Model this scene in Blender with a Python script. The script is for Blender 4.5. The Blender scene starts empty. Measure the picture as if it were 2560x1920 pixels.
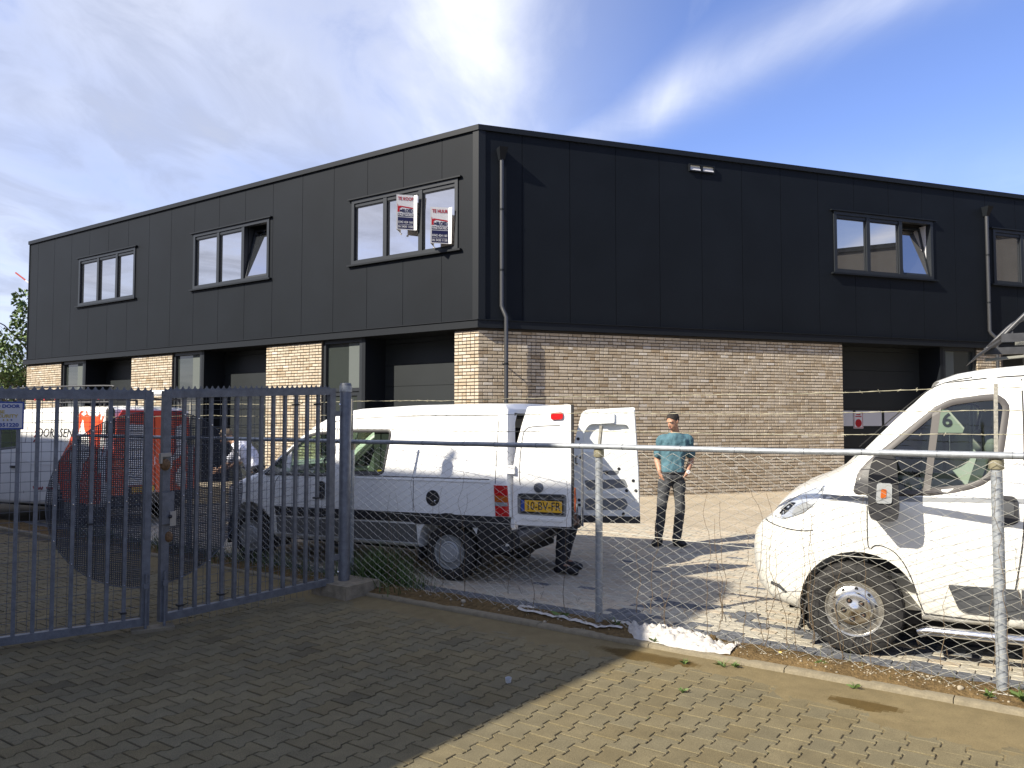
import bpy, bmesh, math, random
import numpy as np
from mathutils import Vector, Matrix, noise
from mathutils.geometry import delaunay_2d_cdt
random.seed(7)
SC = bpy.context.scene
COL = SC.collection

# ------------------------------------------------------------------ camera
cam_d = bpy.data.cameras.new('camera')
cam = bpy.data.objects.new('camera', cam_d); COL.objects.link(cam)
cam.location = (0, 0, 1.7)
cam.rotation_euler = (math.radians(90 + 2.68), 0, 0)
cam_d.sensor_width = 36.0
cam_d.lens = 36.0 * 1967.0 / 2560.0
cam_d.clip_end = 3000
SC.camera = cam

# ------------------------------------------------------------------ sun and sky
SUN_AZ, SUN_EL = math.radians(32), math.radians(35.5)      # direction the light travels (from +X), elevation
SH = Vector((math.cos(SUN_AZ), math.sin(SUN_AZ), 0))
SUN_DIR = Vector((SH.x*math.cos(SUN_EL), SH.y*math.cos(SUN_EL), -math.sin(SUN_EL)))
sd = bpy.data.lights.new('sun', 'SUN'); sd.energy = 5.0; sd.angle = math.radians(0.5); sd.color = (1.0, 0.92, 0.78)
sun = bpy.data.objects.new('sun', sd); COL.objects.link(sun)
sun.rotation_euler = SUN_DIR.to_track_quat('-Z', 'Y').to_euler()
sun.location = (-20, -14, 20)
SC.view_settings.view_transform = 'Standard'
SC.view_settings.look = 'None'
SC.view_settings.gamma = 1.0
SC.view_settings.use_curve_mapping = False
SC.view_settings.exposure = 0.98

world = bpy.data.worlds.new('World'); SC.world = world; world.use_nodes = True
wn = world.node_tree.nodes; wl = world.node_tree.links; wn.clear()
def W_(t, **k):
    n = wn.new(t)
    for a, b in k.items(): setattr(n, a, b)
    return n
out = W_('ShaderNodeOutputWorld'); bg = W_('ShaderNodeBackground')
sky = W_('ShaderNodeTexSky', sky_type='NISHITA', sun_disc=False, sun_elevation=SUN_EL,
         sun_rotation=math.atan2(-SH.x, -SH.y), air_density=1.0, dust_density=0.4, ozone_density=2.0)
bg.inputs['Strength'].default_value = 0.075
tc = W_('ShaderNodeTexCoord')
sep = W_('ShaderNodeSeparateXYZ'); wl.new(tc.outputs['Generated'], sep.inputs[0])
def math_(op, a, b=None, clamp=False):
    n = W_('ShaderNodeMath', operation=op, use_clamp=clamp)
    for i, v in enumerate((a, b)):
        if v is None: continue
        if isinstance(v, (int, float)): n.inputs[i].default_value = v
        else: wl.new(v, n.inputs[i])
    return n.outputs[0]
# project the view direction on a cloud layer overhead: streaks of cirrus fan out from the horizon
zc = math_('ADD', math_('MAXIMUM', sep.outputs['Z'], 0.0), 0.11)
px = math_('DIVIDE', sep.outputs['X'], zc); py = math_('DIVIDE', sep.outputs['Y'], zc)
comb = W_('ShaderNodeCombineXYZ'); wl.new(px, comb.inputs[0]); wl.new(py, comb.inputs[1])
def wnoise(scale, loc, rot, sc, detail, rough, dist=0.0):
    m_ = W_('ShaderNodeMapping'); m_.inputs['Rotation'].default_value = (0, 0, math.radians(rot)); m_.inputs['Scale'].default_value = (*sc, 1); m_.inputs['Location'].default_value = (*loc, 0)
    wl.new(comb.outputs[0], m_.inputs[0]); n_ = W_('ShaderNodeTexNoise'); n_.inputs['Scale'].default_value = scale; n_.inputs['Detail'].default_value = detail
    n_.inputs['Roughness'].default_value = rough; n_.inputs['Distortion'].default_value = dist; wl.new(m_.outputs[0], n_.inputs['Vector']); return n_.outputs['Fac']
def mrange(v, f0, f1, t0=0.0, t1=1.0, smooth=True):
    n_ = W_('ShaderNodeMapRange', interpolation_type='SMOOTHSTEP' if smooth else 'LINEAR')
    for k, q in (('From Min', f0), ('From Max', f1), ('To Min', t0), ('To Max', t1)): n_.inputs[k].default_value = q
    wl.new(v, n_.inputs['Value']); return n_.outputs[0]
def band_(a, b, c, w):      # soft streak along a line of the cloud layer
    d = math_('ADD', math_('ADD', math_('MULTIPLY', px, a), math_('MULTIPLY', py, b)), c); d = math_('DIVIDE', d, w)
    return math_('POWER', 2.718, math_('MULTIPLY', math_('MULTIPLY', d, d), -1.0))
fib = wnoise(1.7, (0.3, 0.2), -6, (1.0, 0.22), 8, 0.55, 0.5)
big = wnoise(0.9, (3.1, 1.2), 0, (0.8, 0.6), 5, 0.5)
fin = wnoise(3.2, (1.1, 4.2), 20, (0.9, 0.5), 7, 0.6, 0.8)
west = mrange(px, 0.45, -0.30)
veil = math_('MULTIPLY', west, mrange(math_('ADD', math_('MULTIPLY', big, 0.6), math_('MULTIPLY', fin, 0.5)), 0.36, 0.70, 0.30, 0.92))
streakA = math_('MULTIPLY', band_(1.0, 0.02, 0.06, 0.23), mrange(fib, 0.32, 0.66, 0.30, 1.0))
streakB = math_('MULTIPLY', band_(0.80, 0.60, -1.42, 0.11), mrange(fib, 0.34, 0.70, 0.34, 0.92))
wisp = math_('MULTIPLY', mrange(fib, 0.52, 0.80), mrange(px, 1.3, 0.0, 0.12, 0.75))
cov = math_('MAXIMUM', math_('MAXIMUM', veil, streakA), math_('MAXIMUM', streakB, wisp))
hz = mrange(sep.outputs['Z'], 0.34, 0.05, 0.0, 0.62)
cov2 = math_('MINIMUM', math_('MAXIMUM', cov, hz), 0.97)
white = math_('MAXIMUM', streakA, math_('MULTIPLY', streakB, 0.9))
shade_ = math_('MULTIPLY', mrange(fin, 0.35, 0.65, 0.45, 1.0), math_('SUBTRACT', 1.0, white))
cl = W_('ShaderNodeMix', data_type='RGBA'); wl.new(shade_, cl.inputs['Factor'])
cl.inputs['A'].default_value = (8.8, 9.0, 9.6, 1); cl.inputs['B'].default_value = (4.1, 4.5, 5.7, 1)
tint = W_('ShaderNodeMix', data_type='RGBA', blend_type='MULTIPLY'); tint.inputs['Factor'].default_value = 1.0
tint.inputs['B'].default_value = (1.12, 1.12, 1.50, 1); wl.new(sky.outputs[0], tint.inputs['A'])
mix = W_('ShaderNodeMix', data_type='RGBA'); wl.new(cov2, mix.inputs['Factor'])
wl.new(tint.outputs['Result'], mix.inputs['A']); wl.new(cl.outputs['Result'], mix.inputs['B'])
wl.new(mix.outputs['Result'], bg.inputs['Color']); wl.new(bg.outputs[0], out.inputs[0])

# ------------------------------------------------------------------ materials
MATS = {}
def mat(name, color, rough=0.6, metal=0.0, spec=0.5, vary=None, bump=None, attr=False, coat=0.0, trans=None, stripes=None):
    if name in MATS: return MATS[name]
    m = bpy.data.materials.new(name); m.use_nodes = True; MATS[name] = m
    nt = m.node_tree; N = nt.nodes; L = nt.links
    b = N['Principled BSDF']
    b.inputs['Base Color'].default_value = (*color, 1); b.inputs['Roughness'].default_value = rough
    b.inputs['Metallic'].default_value = metal; b.inputs['Specular IOR Level'].default_value = spec
    b.inputs['Coat Weight'].default_value = coat; b.inputs['Coat Roughness'].default_value = 0.06
    m.diffuse_color = (*color, 1)
    cur = None
    geo = N.new('ShaderNodeNewGeometry')
    if attr:
        a = N.new('ShaderNodeAttribute'); a.attribute_name = 'Col'; cur = a.outputs['Color']
    if vary:
        for sc, am in (vary if isinstance(vary, list) else [vary]):
            n = N.new('ShaderNodeTexNoise'); n.inputs['Scale'].default_value = sc; n.inputs['Detail'].default_value = 4
            L.new(geo.outputs['Position'], n.inputs['Vector'])
            r = N.new('ShaderNodeMapRange'); r.inputs['From Min'].default_value = 0.3; r.inputs['From Max'].default_value = 0.7
            r.inputs['To Min'].default_value = 1 - am; r.inputs['To Max'].default_value = 1 + am
            L.new(n.outputs['Fac'], r.inputs['Value'])
            x = N.new('ShaderNodeMix'); x.data_type = 'RGBA'; x.blend_type = 'MULTIPLY'; x.inputs['Factor'].default_value = 1
            if cur is None: x.inputs['A'].default_value = (*color, 1)
            else: L.new(cur, x.inputs['A'])
            L.new(r.outputs[0], x.inputs['B']); cur = x.outputs['Result']
    if cur is not None: L.new(cur, b.inputs['Base Color'])
    if bump:
        n = N.new('ShaderNodeTexNoise'); n.inputs['Scale'].default_value = bump[0]; n.inputs['Detail'].default_value = 5
        L.new(geo.outputs['Position'], n.inputs['Vector'])
        u = N.new('ShaderNodeBump'); u.inputs['Strength'].default_value = bump[1]; u.inputs['Distance'].default_value = bump[2] if len(bump) > 2 else 0.01
        L.new(n.outputs['Fac'], u.inputs['Height']); L.new(u.outputs[0], b.inputs['Normal'])
    return m

def glass_mat(name, tint, refl, rough=0.01, body=None):
    """sheet glass: part mirror, part see-through (or part dark body behind a coated pane)"""
    if name in MATS: return MATS[name]
    m = bpy.data.materials.new(name); m.use_nodes = True; MATS[name] = m
    nt = m.node_tree; N = nt.nodes; L = nt.links; N.clear()
    o = N.new('ShaderNodeOutputMaterial'); g = N.new('ShaderNodeBsdfGlossy'); g.inputs['Roughness'].default_value = rough
    g.inputs['Color'].default_value = (1.0, 0.95, 0.90, 1)
    if body is None:
        t = N.new('ShaderNodeBsdfTransparent'); t.inputs['Color'].default_value = (*tint, 1)
    else:
        t = N.new('ShaderNodeBsdfDiffuse'); t.inputs['Color'].default_value = (*body, 1)
    lw = N.new('ShaderNodeLayerWeight'); lw.inputs['Blend'].default_value = 0.5
    f = N.new('ShaderNodeMath'); f.operation = 'POWER'; f.inputs[1].default_value = 4.0; L.new(lw.outputs['Facing'], f.inputs[0])
    r = N.new('ShaderNodeMath'); r.operation = 'MULTIPLY_ADD'; r.use_clamp = True; r.inputs[1].default_value = 0.9*(1-refl); r.inputs[2].default_value = refl+0.03; L.new(f.outputs[0], r.inputs[0])
    x = N.new('ShaderNodeMixShader'); L.new(r.outputs[0], x.inputs[0]); L.new(t.outputs[0], x.inputs[1]); L.new(g.outputs[0], x.inputs[2])
    L.new(x.outputs[0], o.inputs[0])
    return m

CLAD = mat('black_cladding', (0.0066, 0.0086, 0.0118), 0.55, 0.0, 0.12, vary=[(0.9, 0.12)])
CLADTRIM = mat('black_trim', (0.008, 0.010, 0.013), 0.48, 0.0, 0.2)
FRAME = mat('anthracite_frame', (0.018, 0.021, 0.025), 0.4, 0.0, 0.3)
PANE = glass_mat('coated_pane', (0, 0, 0), 0.50, 0.005, body=(0.03, 0.033, 0.036))
PANED = glass_mat('shop_glass', (0.0, 0.0, 0.0), 0.05, 0.01, body=(0.030, 0.036, 0.034))
DARK = mat('dark_void', (0.008, 0.008, 0.009), 0.9)
ROLLER = mat('roller_door_grey', (0.015, 0.018, 0.020), 0.5, spec=.25, vary=(2.0, 0.08))
BRICK = mat('yellow_brick', (0.4, 0.3, 0.2), 0.9, attr=True, vary=[(60, 0.20), (1.2, 0.06)], bump=(90, 0.5, 0.006), spec=0.2)
MORTAR = mat('dark_mortar', (0.055, 0.047, 0.040), 0.95, vary=(30, 0.2))
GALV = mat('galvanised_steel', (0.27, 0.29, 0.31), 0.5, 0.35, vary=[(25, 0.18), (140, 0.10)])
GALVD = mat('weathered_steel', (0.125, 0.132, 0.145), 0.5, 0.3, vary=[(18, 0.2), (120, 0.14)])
WIRE = mat('fence_wire', (0.40, 0.39, 0.34), 0.5, 0.3, vary=(6, 0.25))
BARB = mat('barbed_wire', (0.30, 0.28, 0.20), 0.55, 0.3, vary=(4, 0.2))
PAVER = mat('concrete_paver', (0.3, 0.28, 0.2), 0.92, attr=True, vary=[(7, 0.12), (160, 0.30), (420, 0.22)], bump=(260, 0.5, 0.004), spec=0.25)
JOINT = mat('joint_soil', (0.040, 0.030, 0.015), 0.95, vary=[(40, 0.3), (3, 0.3)], bump=(120, 0.6, 0.006))
SAND = mat('drifted_sand', (0.30, 0.235, 0.13), 0.95, attr=True, vary=[(120, 0.14), (9, 0.10)], bump=(160, 0.5, 0.005), spec=0.15)
YARD = mat('yard_brick', (0.4, 0.33, 0.25), 0.92, attr=True, vary=[(14, 0.12), (120, 0.15)], bump=(150, 0.3, 0.004), spec=0.25)
SOIL = mat('bare_soil', (0.115, 0.078, 0.036), 0.97, vary=[(30, 0.30), (160, 0.25), (4, 0.2)], bump=(60, 0.9, 0.02), spec=0.1)
CONC = mat('grey_concrete', (0.165, 0.140, 0.092), 0.9, vary=[(20, 0.15), (90, 0.12)], bump=(120, 0.4, 0.004))
ASPH = mat('far_ground', (0.16, 0.145, 0.12), 0.95, vary=[(0.3, 0.2), (40, 0.15)])
WHITE = mat('white_paint', (0.80, 0.80, 0.78), 0.28, 0, 0.5, coat=0.5, vary=(1.3, 0.03))
WHITE_LOW = mat('white_paint_low_tint', (0.74, 0.74, 0.70), 0.30, 0, 0.5, coat=0.5, vary=[(2.2, 0.05), (30, 0.025)])
def low_tint(m, z0, z1, amt):  # mixes in a noisy brown tint that grows toward the bottom
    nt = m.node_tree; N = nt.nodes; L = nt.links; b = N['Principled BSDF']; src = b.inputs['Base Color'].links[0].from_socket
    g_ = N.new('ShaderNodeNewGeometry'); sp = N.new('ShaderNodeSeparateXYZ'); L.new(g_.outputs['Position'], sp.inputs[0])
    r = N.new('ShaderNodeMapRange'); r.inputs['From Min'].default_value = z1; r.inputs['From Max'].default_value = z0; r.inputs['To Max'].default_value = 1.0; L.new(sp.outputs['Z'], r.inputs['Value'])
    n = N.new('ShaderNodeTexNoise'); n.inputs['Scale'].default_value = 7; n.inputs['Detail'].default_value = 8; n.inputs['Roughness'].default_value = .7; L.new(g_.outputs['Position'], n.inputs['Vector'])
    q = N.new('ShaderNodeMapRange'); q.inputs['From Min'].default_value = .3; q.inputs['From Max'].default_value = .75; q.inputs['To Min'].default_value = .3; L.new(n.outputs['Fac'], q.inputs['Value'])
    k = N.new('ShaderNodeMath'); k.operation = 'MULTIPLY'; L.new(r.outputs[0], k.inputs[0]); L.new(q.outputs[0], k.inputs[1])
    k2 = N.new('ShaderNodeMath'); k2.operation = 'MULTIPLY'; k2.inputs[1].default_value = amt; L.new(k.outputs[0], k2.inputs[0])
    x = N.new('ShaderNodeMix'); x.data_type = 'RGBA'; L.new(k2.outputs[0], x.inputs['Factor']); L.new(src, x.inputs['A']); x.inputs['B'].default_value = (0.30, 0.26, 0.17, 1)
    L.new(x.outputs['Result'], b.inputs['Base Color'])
low_tint(WHITE_LOW, .25, .95, .75); low_tint(WHITE, .25, .8, .45)
INNER = mat('door_inner_white', (0.68, 0.70, 0.69), 0.45, coat=0.2)
BLKPL = mat('black_plastic', (0.020, 0.020, 0.022), 0.5)
GREYPL = mat('grey_plastic', (0.055, 0.058, 0.062), 0.55)
RUBBER = mat('tyre_rubber', (0.018, 0.017, 0.016), 0.85, vary=[(30, 0.3)], bump=(200, 0.3, 0.003))
CHROME = mat('chrome', (0.72, 0.72, 0.72), 0.16, 1.0, vary=(20, 0.1))
RIMM = mat('painted_rim', (0.27, 0.28, 0.28), 0.45, 0.5)
SEAM = mat('panel_gap', (0.03, 0.03, 0.03), 0.9)
JSTRIP = mat('joint_black', (0.0035, 0.004, 0.0045), 0.9, spec=.1)
ORANGE = mat('orange_red_paint', (0.72, 0.085, 0.026), 0.3, coat=0.5)
REDP = mat('red_paint', (0.50, 0.025, 0.015), 0.35, coat=0.4)
LAMPR = mat('red_lamp', (0.45, 0.012, 0.014), 0.15, coat=0.8)
LAMPA = mat('amber_lamp', (0.38, 0.085, 0.01), 0.15, coat=0.8)
LAMPC = mat('clear_lamp', (0.55, 0.58, 0.60), 0.12, 0.6, coat=1.0)
GLASSG = glass_mat('green_van_glass', (0.64, 0.73, 0.67), 0.03)
PLATEY = mat('yellow_plate', (0.72, 0.40, 0.02), 0.5)
BLUE = mat('plate_blue', (0.02, 0.06, 0.28), 0.5)
INK = mat('black_ink', (0.012, 0.012, 0.014), 0.6)
SIGNW = mat('sign_white', (0.46, 0.46, 0.48), 0.6, spec=.2)
FOLD_LIT = mat('fold_sunlit_white', (0.8, 0.8, 0.8), 0.5)
SIGNB = mat('sign_navy', (0.010, 0.012, 0.050), 0.7, spec=.15)
SIGNR = mat('sign_red', (0.30, 0.012, 0.02), 0.6, spec=.2)
SIGNY = mat('sign_ochre', (0.38, 0.28, 0.05), 0.5)
SIGNBL = mat('sign_blue', (0.02, 0.05, 0.22), 0.5)
SKIN = mat('skin', (0.40, 0.215, 0.135), 0.55, vary=(20, 0.08))
SKIND = mat('tanned_skin', (0.30, 0.175, 0.115), 0.55, vary=(20, 0.08))
HAIR = mat('dark_hair', (0.016, 0.011, 0.008), 0.75, vary=(90, .4), bump=(160, 1.0, .01))
HAIRB = mat('brown_hair', (0.10, 0.055, 0.025), 0.8, vary=(60, 0.4), bump=(70, 1.0, 0.02))
TEAL = mat('teal_cotton', (0.058, 0.128, 0.158), 0.9, vary=[(9, 0.10), (60, 0.06)], bump=(14, 0.6, 0.025))
JEANS = mat('faded_black_denim', (0.042, 0.044, 0.048), 0.9, vary=[(6, 0.35), (70, 0.1)], bump=(18, 0.5, 0.015))
DKCLOTH = mat('dark_work_cloth', (0.014, 0.015, 0.020), 0.9, bump=(16, 0.5, 0.02))
PALESH = mat('pale_shirt', (0.62, 0.63, 0.72), 0.9, vary=(10, 0.06), bump=(14, 0.8, 0.03))
SHOE = mat('black_shoe', (0.010, 0.010, 0.012), 0.6)
PLASTIC = mat('white_plastic_film', (0.42, 0.40, 0.37), 0.4, spec=0.4, vary=[(14, 0.15)], bump=(18, 0.8, 0.03))
LEAF = mat('tree_leaf', (0.075, 0.12, 0.028), 0.7, attr=True)
BARK = mat('bark', (0.09, 0.07, 0.05), 0.95, vary=(12, 0.3))
GRASSM = mat('grass_blade', (0.06, 0.11, 0.02), 0.7, attr=True)
VINE = mat('dry_stem', (0.10, 0.07, 0.04), 0.9, vary=(20, 0.3))
STONE = mat('pale_stone', (0.30, 0.26, 0.19), 0.9, vary=(40, 0.2))
CREAMC = mat('slot_sky_cream', (0.55, 0.54, 0.46), 0.8)

# ------------------------------------------------------------------ mesh helpers
class MB:
    def __init__(s): s.v = []; s.f = []; s.c = []; s.m = []; s.col = None; s.mi = 0
    def add(s, vs, fs):
        o = len(s.v); s.v += [tuple(v) for v in vs]
        for f in fs: s.f.append([i + o for i in f]); s.c.append(s.col); s.m.append(s.mi)
    def poly(s, pts): s.add(pts, [list(range(len(pts)))])
    def hexa(s, p):   # 8 corners: bottom ring 0-3 (ccw from above), top ring 4-7
        p = [Vector(q) for q in p]
        if (p[1]-p[0]).cross(p[3]-p[0]).dot(p[4]-p[0]) < 0: p = [p[0], p[3], p[2], p[1], p[4], p[7], p[6], p[5]]
        s.add(p, [[3, 2, 1, 0], [4, 5, 6, 7], [0, 1, 5, 4], [1, 2, 6, 5], [2, 3, 7, 6], [3, 0, 4, 7]])
    def box(s, x0, x1, y0, y1, z0, z1, M=None):
        p = [(x0, y0, z0), (x1, y0, z0), (x1, y1, z0), (x0, y1, z0), (x0, y0, z1), (x1, y0, z1), (x1, y1, z1), (x0, y1, z1)]
        if M is not None: p = [M @ Vector(q) for q in p]
        s.hexa(p)
    def beam(s, a, b, w, h, up=(0, 0, 1)):
        a = Vector(a); b = Vector(b); d = (b - a).normalized(); u = Vector(up)
        r = d.cross(u)
        if r.length < 1e-4: r = d.cross(Vector((0, 1, 0)))
        r.normalize(); u = r.cross(d)
        r *= w/2; u *= h/2
        s.hexa([a-r-u, a+r-u, b+r-u, b-r-u, a-r+u, a+r+u, b+r+u, b-r+u])
    def tube(s, pts, r, n=8, cap=True):
        pts = [Vector(p) for p in pts]; rings = []
        d0 = (pts[1]-pts[0]).normalized()
        ref = Vector((0, 0, 1)) if abs(d0.z) < 0.9 else Vector((1, 0, 0))
        side = d0.cross(ref).normalized()
        for i, p in enumerate(pts):
            d = (pts[min(i+1, len(pts)-1)] - pts[max(i-1, 0)])
            if d.length < 1e-9: d = d0
            d = d.normalized(); side = (side - d*side.dot(d)).normalized(); u = d.cross(side)
            rr = r[i] if isinstance(r, (list, tuple)) else r
            rings.append([p + (side*math.cos(2*math.pi*k/n) + u*math.sin(2*math.pi*k/n))*rr for k in range(n)])
        vs = [q for g in rings for q in g]; fs = []
        for i in range(len(pts)-1):
            for k in range(n):
                a = i*n+k; b = i*n+(k+1) % n
                fs.append([a, b, b+n, a+n])
        if cap: fs.append(list(range(n))[::-1]); fs.append([(len(pts)-1)*n+k for k in range(n)])
        s.add(vs, fs)
    def lathe(s, prof, n=24, M=Matrix()):      # prof (r, z) around local z
        vs = []; fs = []
        for r, z in prof:
            for k in range(n):
                a = 2*math.pi*k/n; vs.append(M @ Vector((r*math.cos(a), r*math.sin(a), z)))
        for i in range(len(prof)-1):
            for k in range(n):
                a = i*n+k; b = i*n+(k+1) % n; fs.append([a, b, b+n, a+n])
        if prof[0][0] > 1e-6: fs.append(list(range(n))[::-1])
        if prof[-1][0] > 1e-6: fs.append([(len(prof)-1)*n+k for k in range(n)])
        s.add(vs, fs)
    def prism(s, poly, f0, f1):                # poly 2d, f0/f1 map (u,v)->3d
        n = len(poly); vs = [Vector(f0(*p)) for p in poly] + [Vector(f1(*p)) for p in poly]
        nn = Vector((0, 0, 0))
        for i in range(n): nn += vs[i].cross(vs[(i+1) % n])
        if nn.dot(vs[n]-vs[0]) < 0: vs = vs[:n][::-1] + vs[n:][::-1]
        s.add(vs, [list(range(n))[::-1], list(range(n, 2*n))] + [[i, (i+1) % n, n+(i+1) % n, n+i] for i in range(n)])
    def ball(s, c, rx, ry=None, rz=None, n=10, M=None):
        ry = ry or rx; rz = rz or rx; m = max(4, n//2+1); vs = []; fs = []
        for i in range(m+1):
            t = math.pi*i/m
            for k in range(n):
                a = 2*math.pi*k/n
                p = Vector((rx*math.sin(t)*math.cos(a), ry*math.sin(t)*math.sin(a), -rz*math.cos(t)))
                if M is not None: p = M @ p
                vs.append(Vector(c) + p)
        for i in range(m):
            for k in range(n):
                a = i*n+k; b = i*n+(k+1) % n; fs.append([a, b, b+n, a+n])
        s.add(vs, fs)
    def mesh(s, name, mats, smooth=None, merge=False):
        me = bpy.data.meshes.new(name); me.from_pydata([tuple(v) for v in s.v], [], s.f)
        if not isinstance(mats, (list, tuple)): mats = [mats]
        for m in mats: me.materials.append(m)
        if any(i for i in s.m): me.polygons.foreach_set('material_index', s.m)
        if any(c is not None for c in s.c):
            at = me.attributes.new('Col', 'FLOAT_COLOR', 'FACE')
            d = np.array([(*(c or (1, 1, 1)), 1.0) for c in s.c], dtype=np.float32); at.data.foreach_set('color', d.ravel())
        me.validate(); me.update()
        if merge:
            b = bmesh.new(); b.from_mesh(me); bmesh.ops.remove_doubles(b, verts=b.verts, dist=1e-5)
            bmesh.ops.recalc_face_normals(b, faces=b.faces); b.to_mesh(me); b.free()
        if smooth is not None: smooth_mesh(me, smooth)
        return me
    def build(s, name, mats, parent=None, smooth=None, merge=False, kind=None, label=None):
        return link(name, s.mesh(name, mats, smooth, merge), parent, kind, label)

def smooth_mesh(me, ang):
    me.polygons.foreach_set('use_smooth', [True]*len(me.polygons))
    me.set_sharp_from_angle(angle=math.radians(ang))
def link(name, me, parent=None, kind=None, label=None):
    o = bpy.data.objects.new(name, me); COL.objects.link(o)
    if parent is not None: o.parent = parent
    if kind: o['kind'] = kind
    if label: o['label'] = label
    return o
def thing(name, label, cat, loc=(0, 0, 0), rotz=0.0, group=None):
    o = bpy.data.objects.new(name, None); COL.objects.link(o); o.location = loc; o.rotation_euler = (0, 0, rotz)
    o.empty_display_size = 0.3
    return tag(o, label, cat, group)
def tag(o, label, cat, group=None):
    o['label'] = label; o['category'] = cat
    if group: o['group'] = group
    return o
def struct(o): o['kind'] = 'structure'; return o
def text(body, parent, origin, r, u, size, m, align='LEFT', sx=1.0, bold=0.0, name='lettering', spacing=1.0):
    c = bpy.data.curves.new(name, 'FONT'); c.body = body; c.size = size; c.align_x = align; c.align_y = 'BOTTOM_BASELINE' if False else 'CENTER'
    c.extrude = 0.0008; c.offset = bold; c.space_character = spacing; c.resolution_u = 3
    to = bpy.data.objects.new(name, c); COL.objects.link(to); me = baked(to); bpy.data.objects.remove(to)
    me.materials.clear(); me.materials.append(m)
    o = bpy.data.objects.new(name, me); COL.objects.link(o); o.parent = parent
    r = Vector(r).normalized(); u = Vector(u).normalized(); n = r.cross(u)
    o.matrix_local = Matrix(((r.x*sx, u.x, n.x, origin[0]), (r.y*sx, u.y, n.y, origin[1]), (r.z*sx, u.z, n.z, origin[2]), (0, 0, 0, 1)))
    return o
def baked(o):
    dg = bpy.context.evaluated_depsgraph_get(); dg.update()
    me = bpy.data.meshes.new_from_object(o.evaluated_get(dg)); return me
def offset_poly(poly, d):
    """closed 2-d polygon moved outward (ccw) by d"""
    n = len(poly); o = []
    area = sum(poly[i][0]*poly[(i+1) % n][1]-poly[(i+1) % n][0]*poly[i][1] for i in range(n))
    sg = 1 if area > 0 else -1
    for i in range(n):
        a = Vector(poly[i-1]); b = Vector(poly[i]); c = Vector(poly[(i+1) % n])
        d1 = (b-a).normalized(); d2 = (c-b).normalized()
        n1 = Vector((d1.y, -d1.x))*sg; n2 = Vector((d2.y, -d2.x))*sg
        k = max(0.35, 1+n1.dot(n2)); o.append(tuple(b+(n1+n2)/k*d))
    return o
def rounded(poly, r, k=4):
    """round the corners of a 2-d polygon; r may be a list"""
    n = len(poly); out_ = []
    for i in range(n):
        a = Vector(poly[i-1]); b = Vector(poly[i]); c = Vector(poly[(i+1) % n]); rr = r[i] if isinstance(r, (list, tuple)) else r
        l1 = (a-b).length; l2 = (c-b).length; t = min(rr, l1*0.45, l2*0.45)
        if t < 1e-4: out_.append(tuple(b)); continue
        p = b+(a-b).normalized()*t; q = b+(c-b).normalized()*t
        for j in range(k+1):
            s = j/k; out_.append(tuple(p*(1-s)**2+b*2*s*(1-s)+q*s*s))
    return out_
def smooth_poly(poly, it=1):
    for _ in range(it):
        n = len(poly); o = []
        for i in range(n):
            a = Vector(poly[i]); b = Vector(poly[(i+1) % n]); o += [tuple(a*0.75+b*0.25), tuple(a*0.25+b*0.75)]
        poly = o
    return poly
def fbm(x, y, z=0.0, oct=4):
    return noise.fractal(Vector((x, y, z)), 1.0, 2.0, oct)
# ================================================================== SETTING: ground
TV = Vector((0.813, -0.582, 0)); NV = Vector((0.582, 0.813, 0)); UZ = Vector((0, 0, 1))
def AB(a, b, z=0.0): return TV*a + NV*b + UZ*z       # along the fence, away from the camera across it

g = MB(); g.poly([(-400, -300, -0.06), (400, -300, -0.06), (400, 700, -0.06), (-400, 700, -0.06)])
struct(g.build('ground', ASPH))

# --- near yard: zigzag concrete pavers
KERB_B = 5.44
g = MB(); g.poly([AB(-24, -9, -0.0055), AB(16, -9, -0.0055), AB(16, KERB_B+.02, -0.0055), AB(-24, KERB_B+.02, -0.0055)])
pavement = struct(g.build('pavement', JOINT))
PW, PL, PJ = 0.141, 0.190, 0.009
def paver_outline():
    w = (PW-PJ)/2; h = (PL-PJ)/2; a = 0.0135
    prof = [(-h, a), (-h*0.62, a), (-h*0.40, -a*0.9), (h*0.40, -a*0.9), (h*0.62, a), (h, a)]
    R_ = [(w+o_, v) for v, o_ in prof]; L_ = [(-w-o_, v) for v, o_ in prof]
    return R_ + L_[::-1]
PO = paver_outline()
def paver_geo(mb, M):
    n = len(PO); top = offset_poly(PO, -0.003)
    vs = [M @ Vector((x, y, 0.0)) for x, y in top] + [M @ Vector((x, y, -0.0025)) for x, y in PO] + [M @ Vector((x, y, -0.02)) for x, y in PO]
    fs = [list(range(n))]
    for i in range(n):
        j = (i+1) % n; fs.append([n+i, n+j, j, i]); fs.append([2*n+i, 2*n+j, n+j, n+i])
    mb.add(vs, fs)
rng = random.Random(3)
RB = Matrix(((TV.x, NV.x, 0, 0), (TV.y, NV.y, 0, 0), (0, 0, 1, 0), (0, 0, 0, 1)))
spots = []
i0 = int(-15/PW); i1 = int(6.0/PW)
for i in range(i0, i1):
    for j in range(int(0.6/PL), int((KERB_B-0.14)/PL)+1):
        a = i*PW; b = j*PL + (PL/2 if i % 2 else 0)
        if b > KERB_B-0.16: continue
        p = AB(a, b)
        if p.y < 1.3 or abs(p.x) > p.y*0.75+2.2: continue
        spots.append((p, a, b))
def seen_size(p):
    d = p.y
    if d < 3.3 or abs(p.x/d) > 0.66 or p.y*0.5 < 1.55 and d < 3.8: return 0
    return 1.0/d**3
spots.sort(key=lambda s: -seen_size(s[0]))
def pav_tint(r):
    k = r.uniform(0.91, 1.08); h = r.uniform(-0.012, 0.012)
    return (0.134*k+h*0.4, 0.111*k, 0.062*k-h*0.4)
pmesh = []
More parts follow.
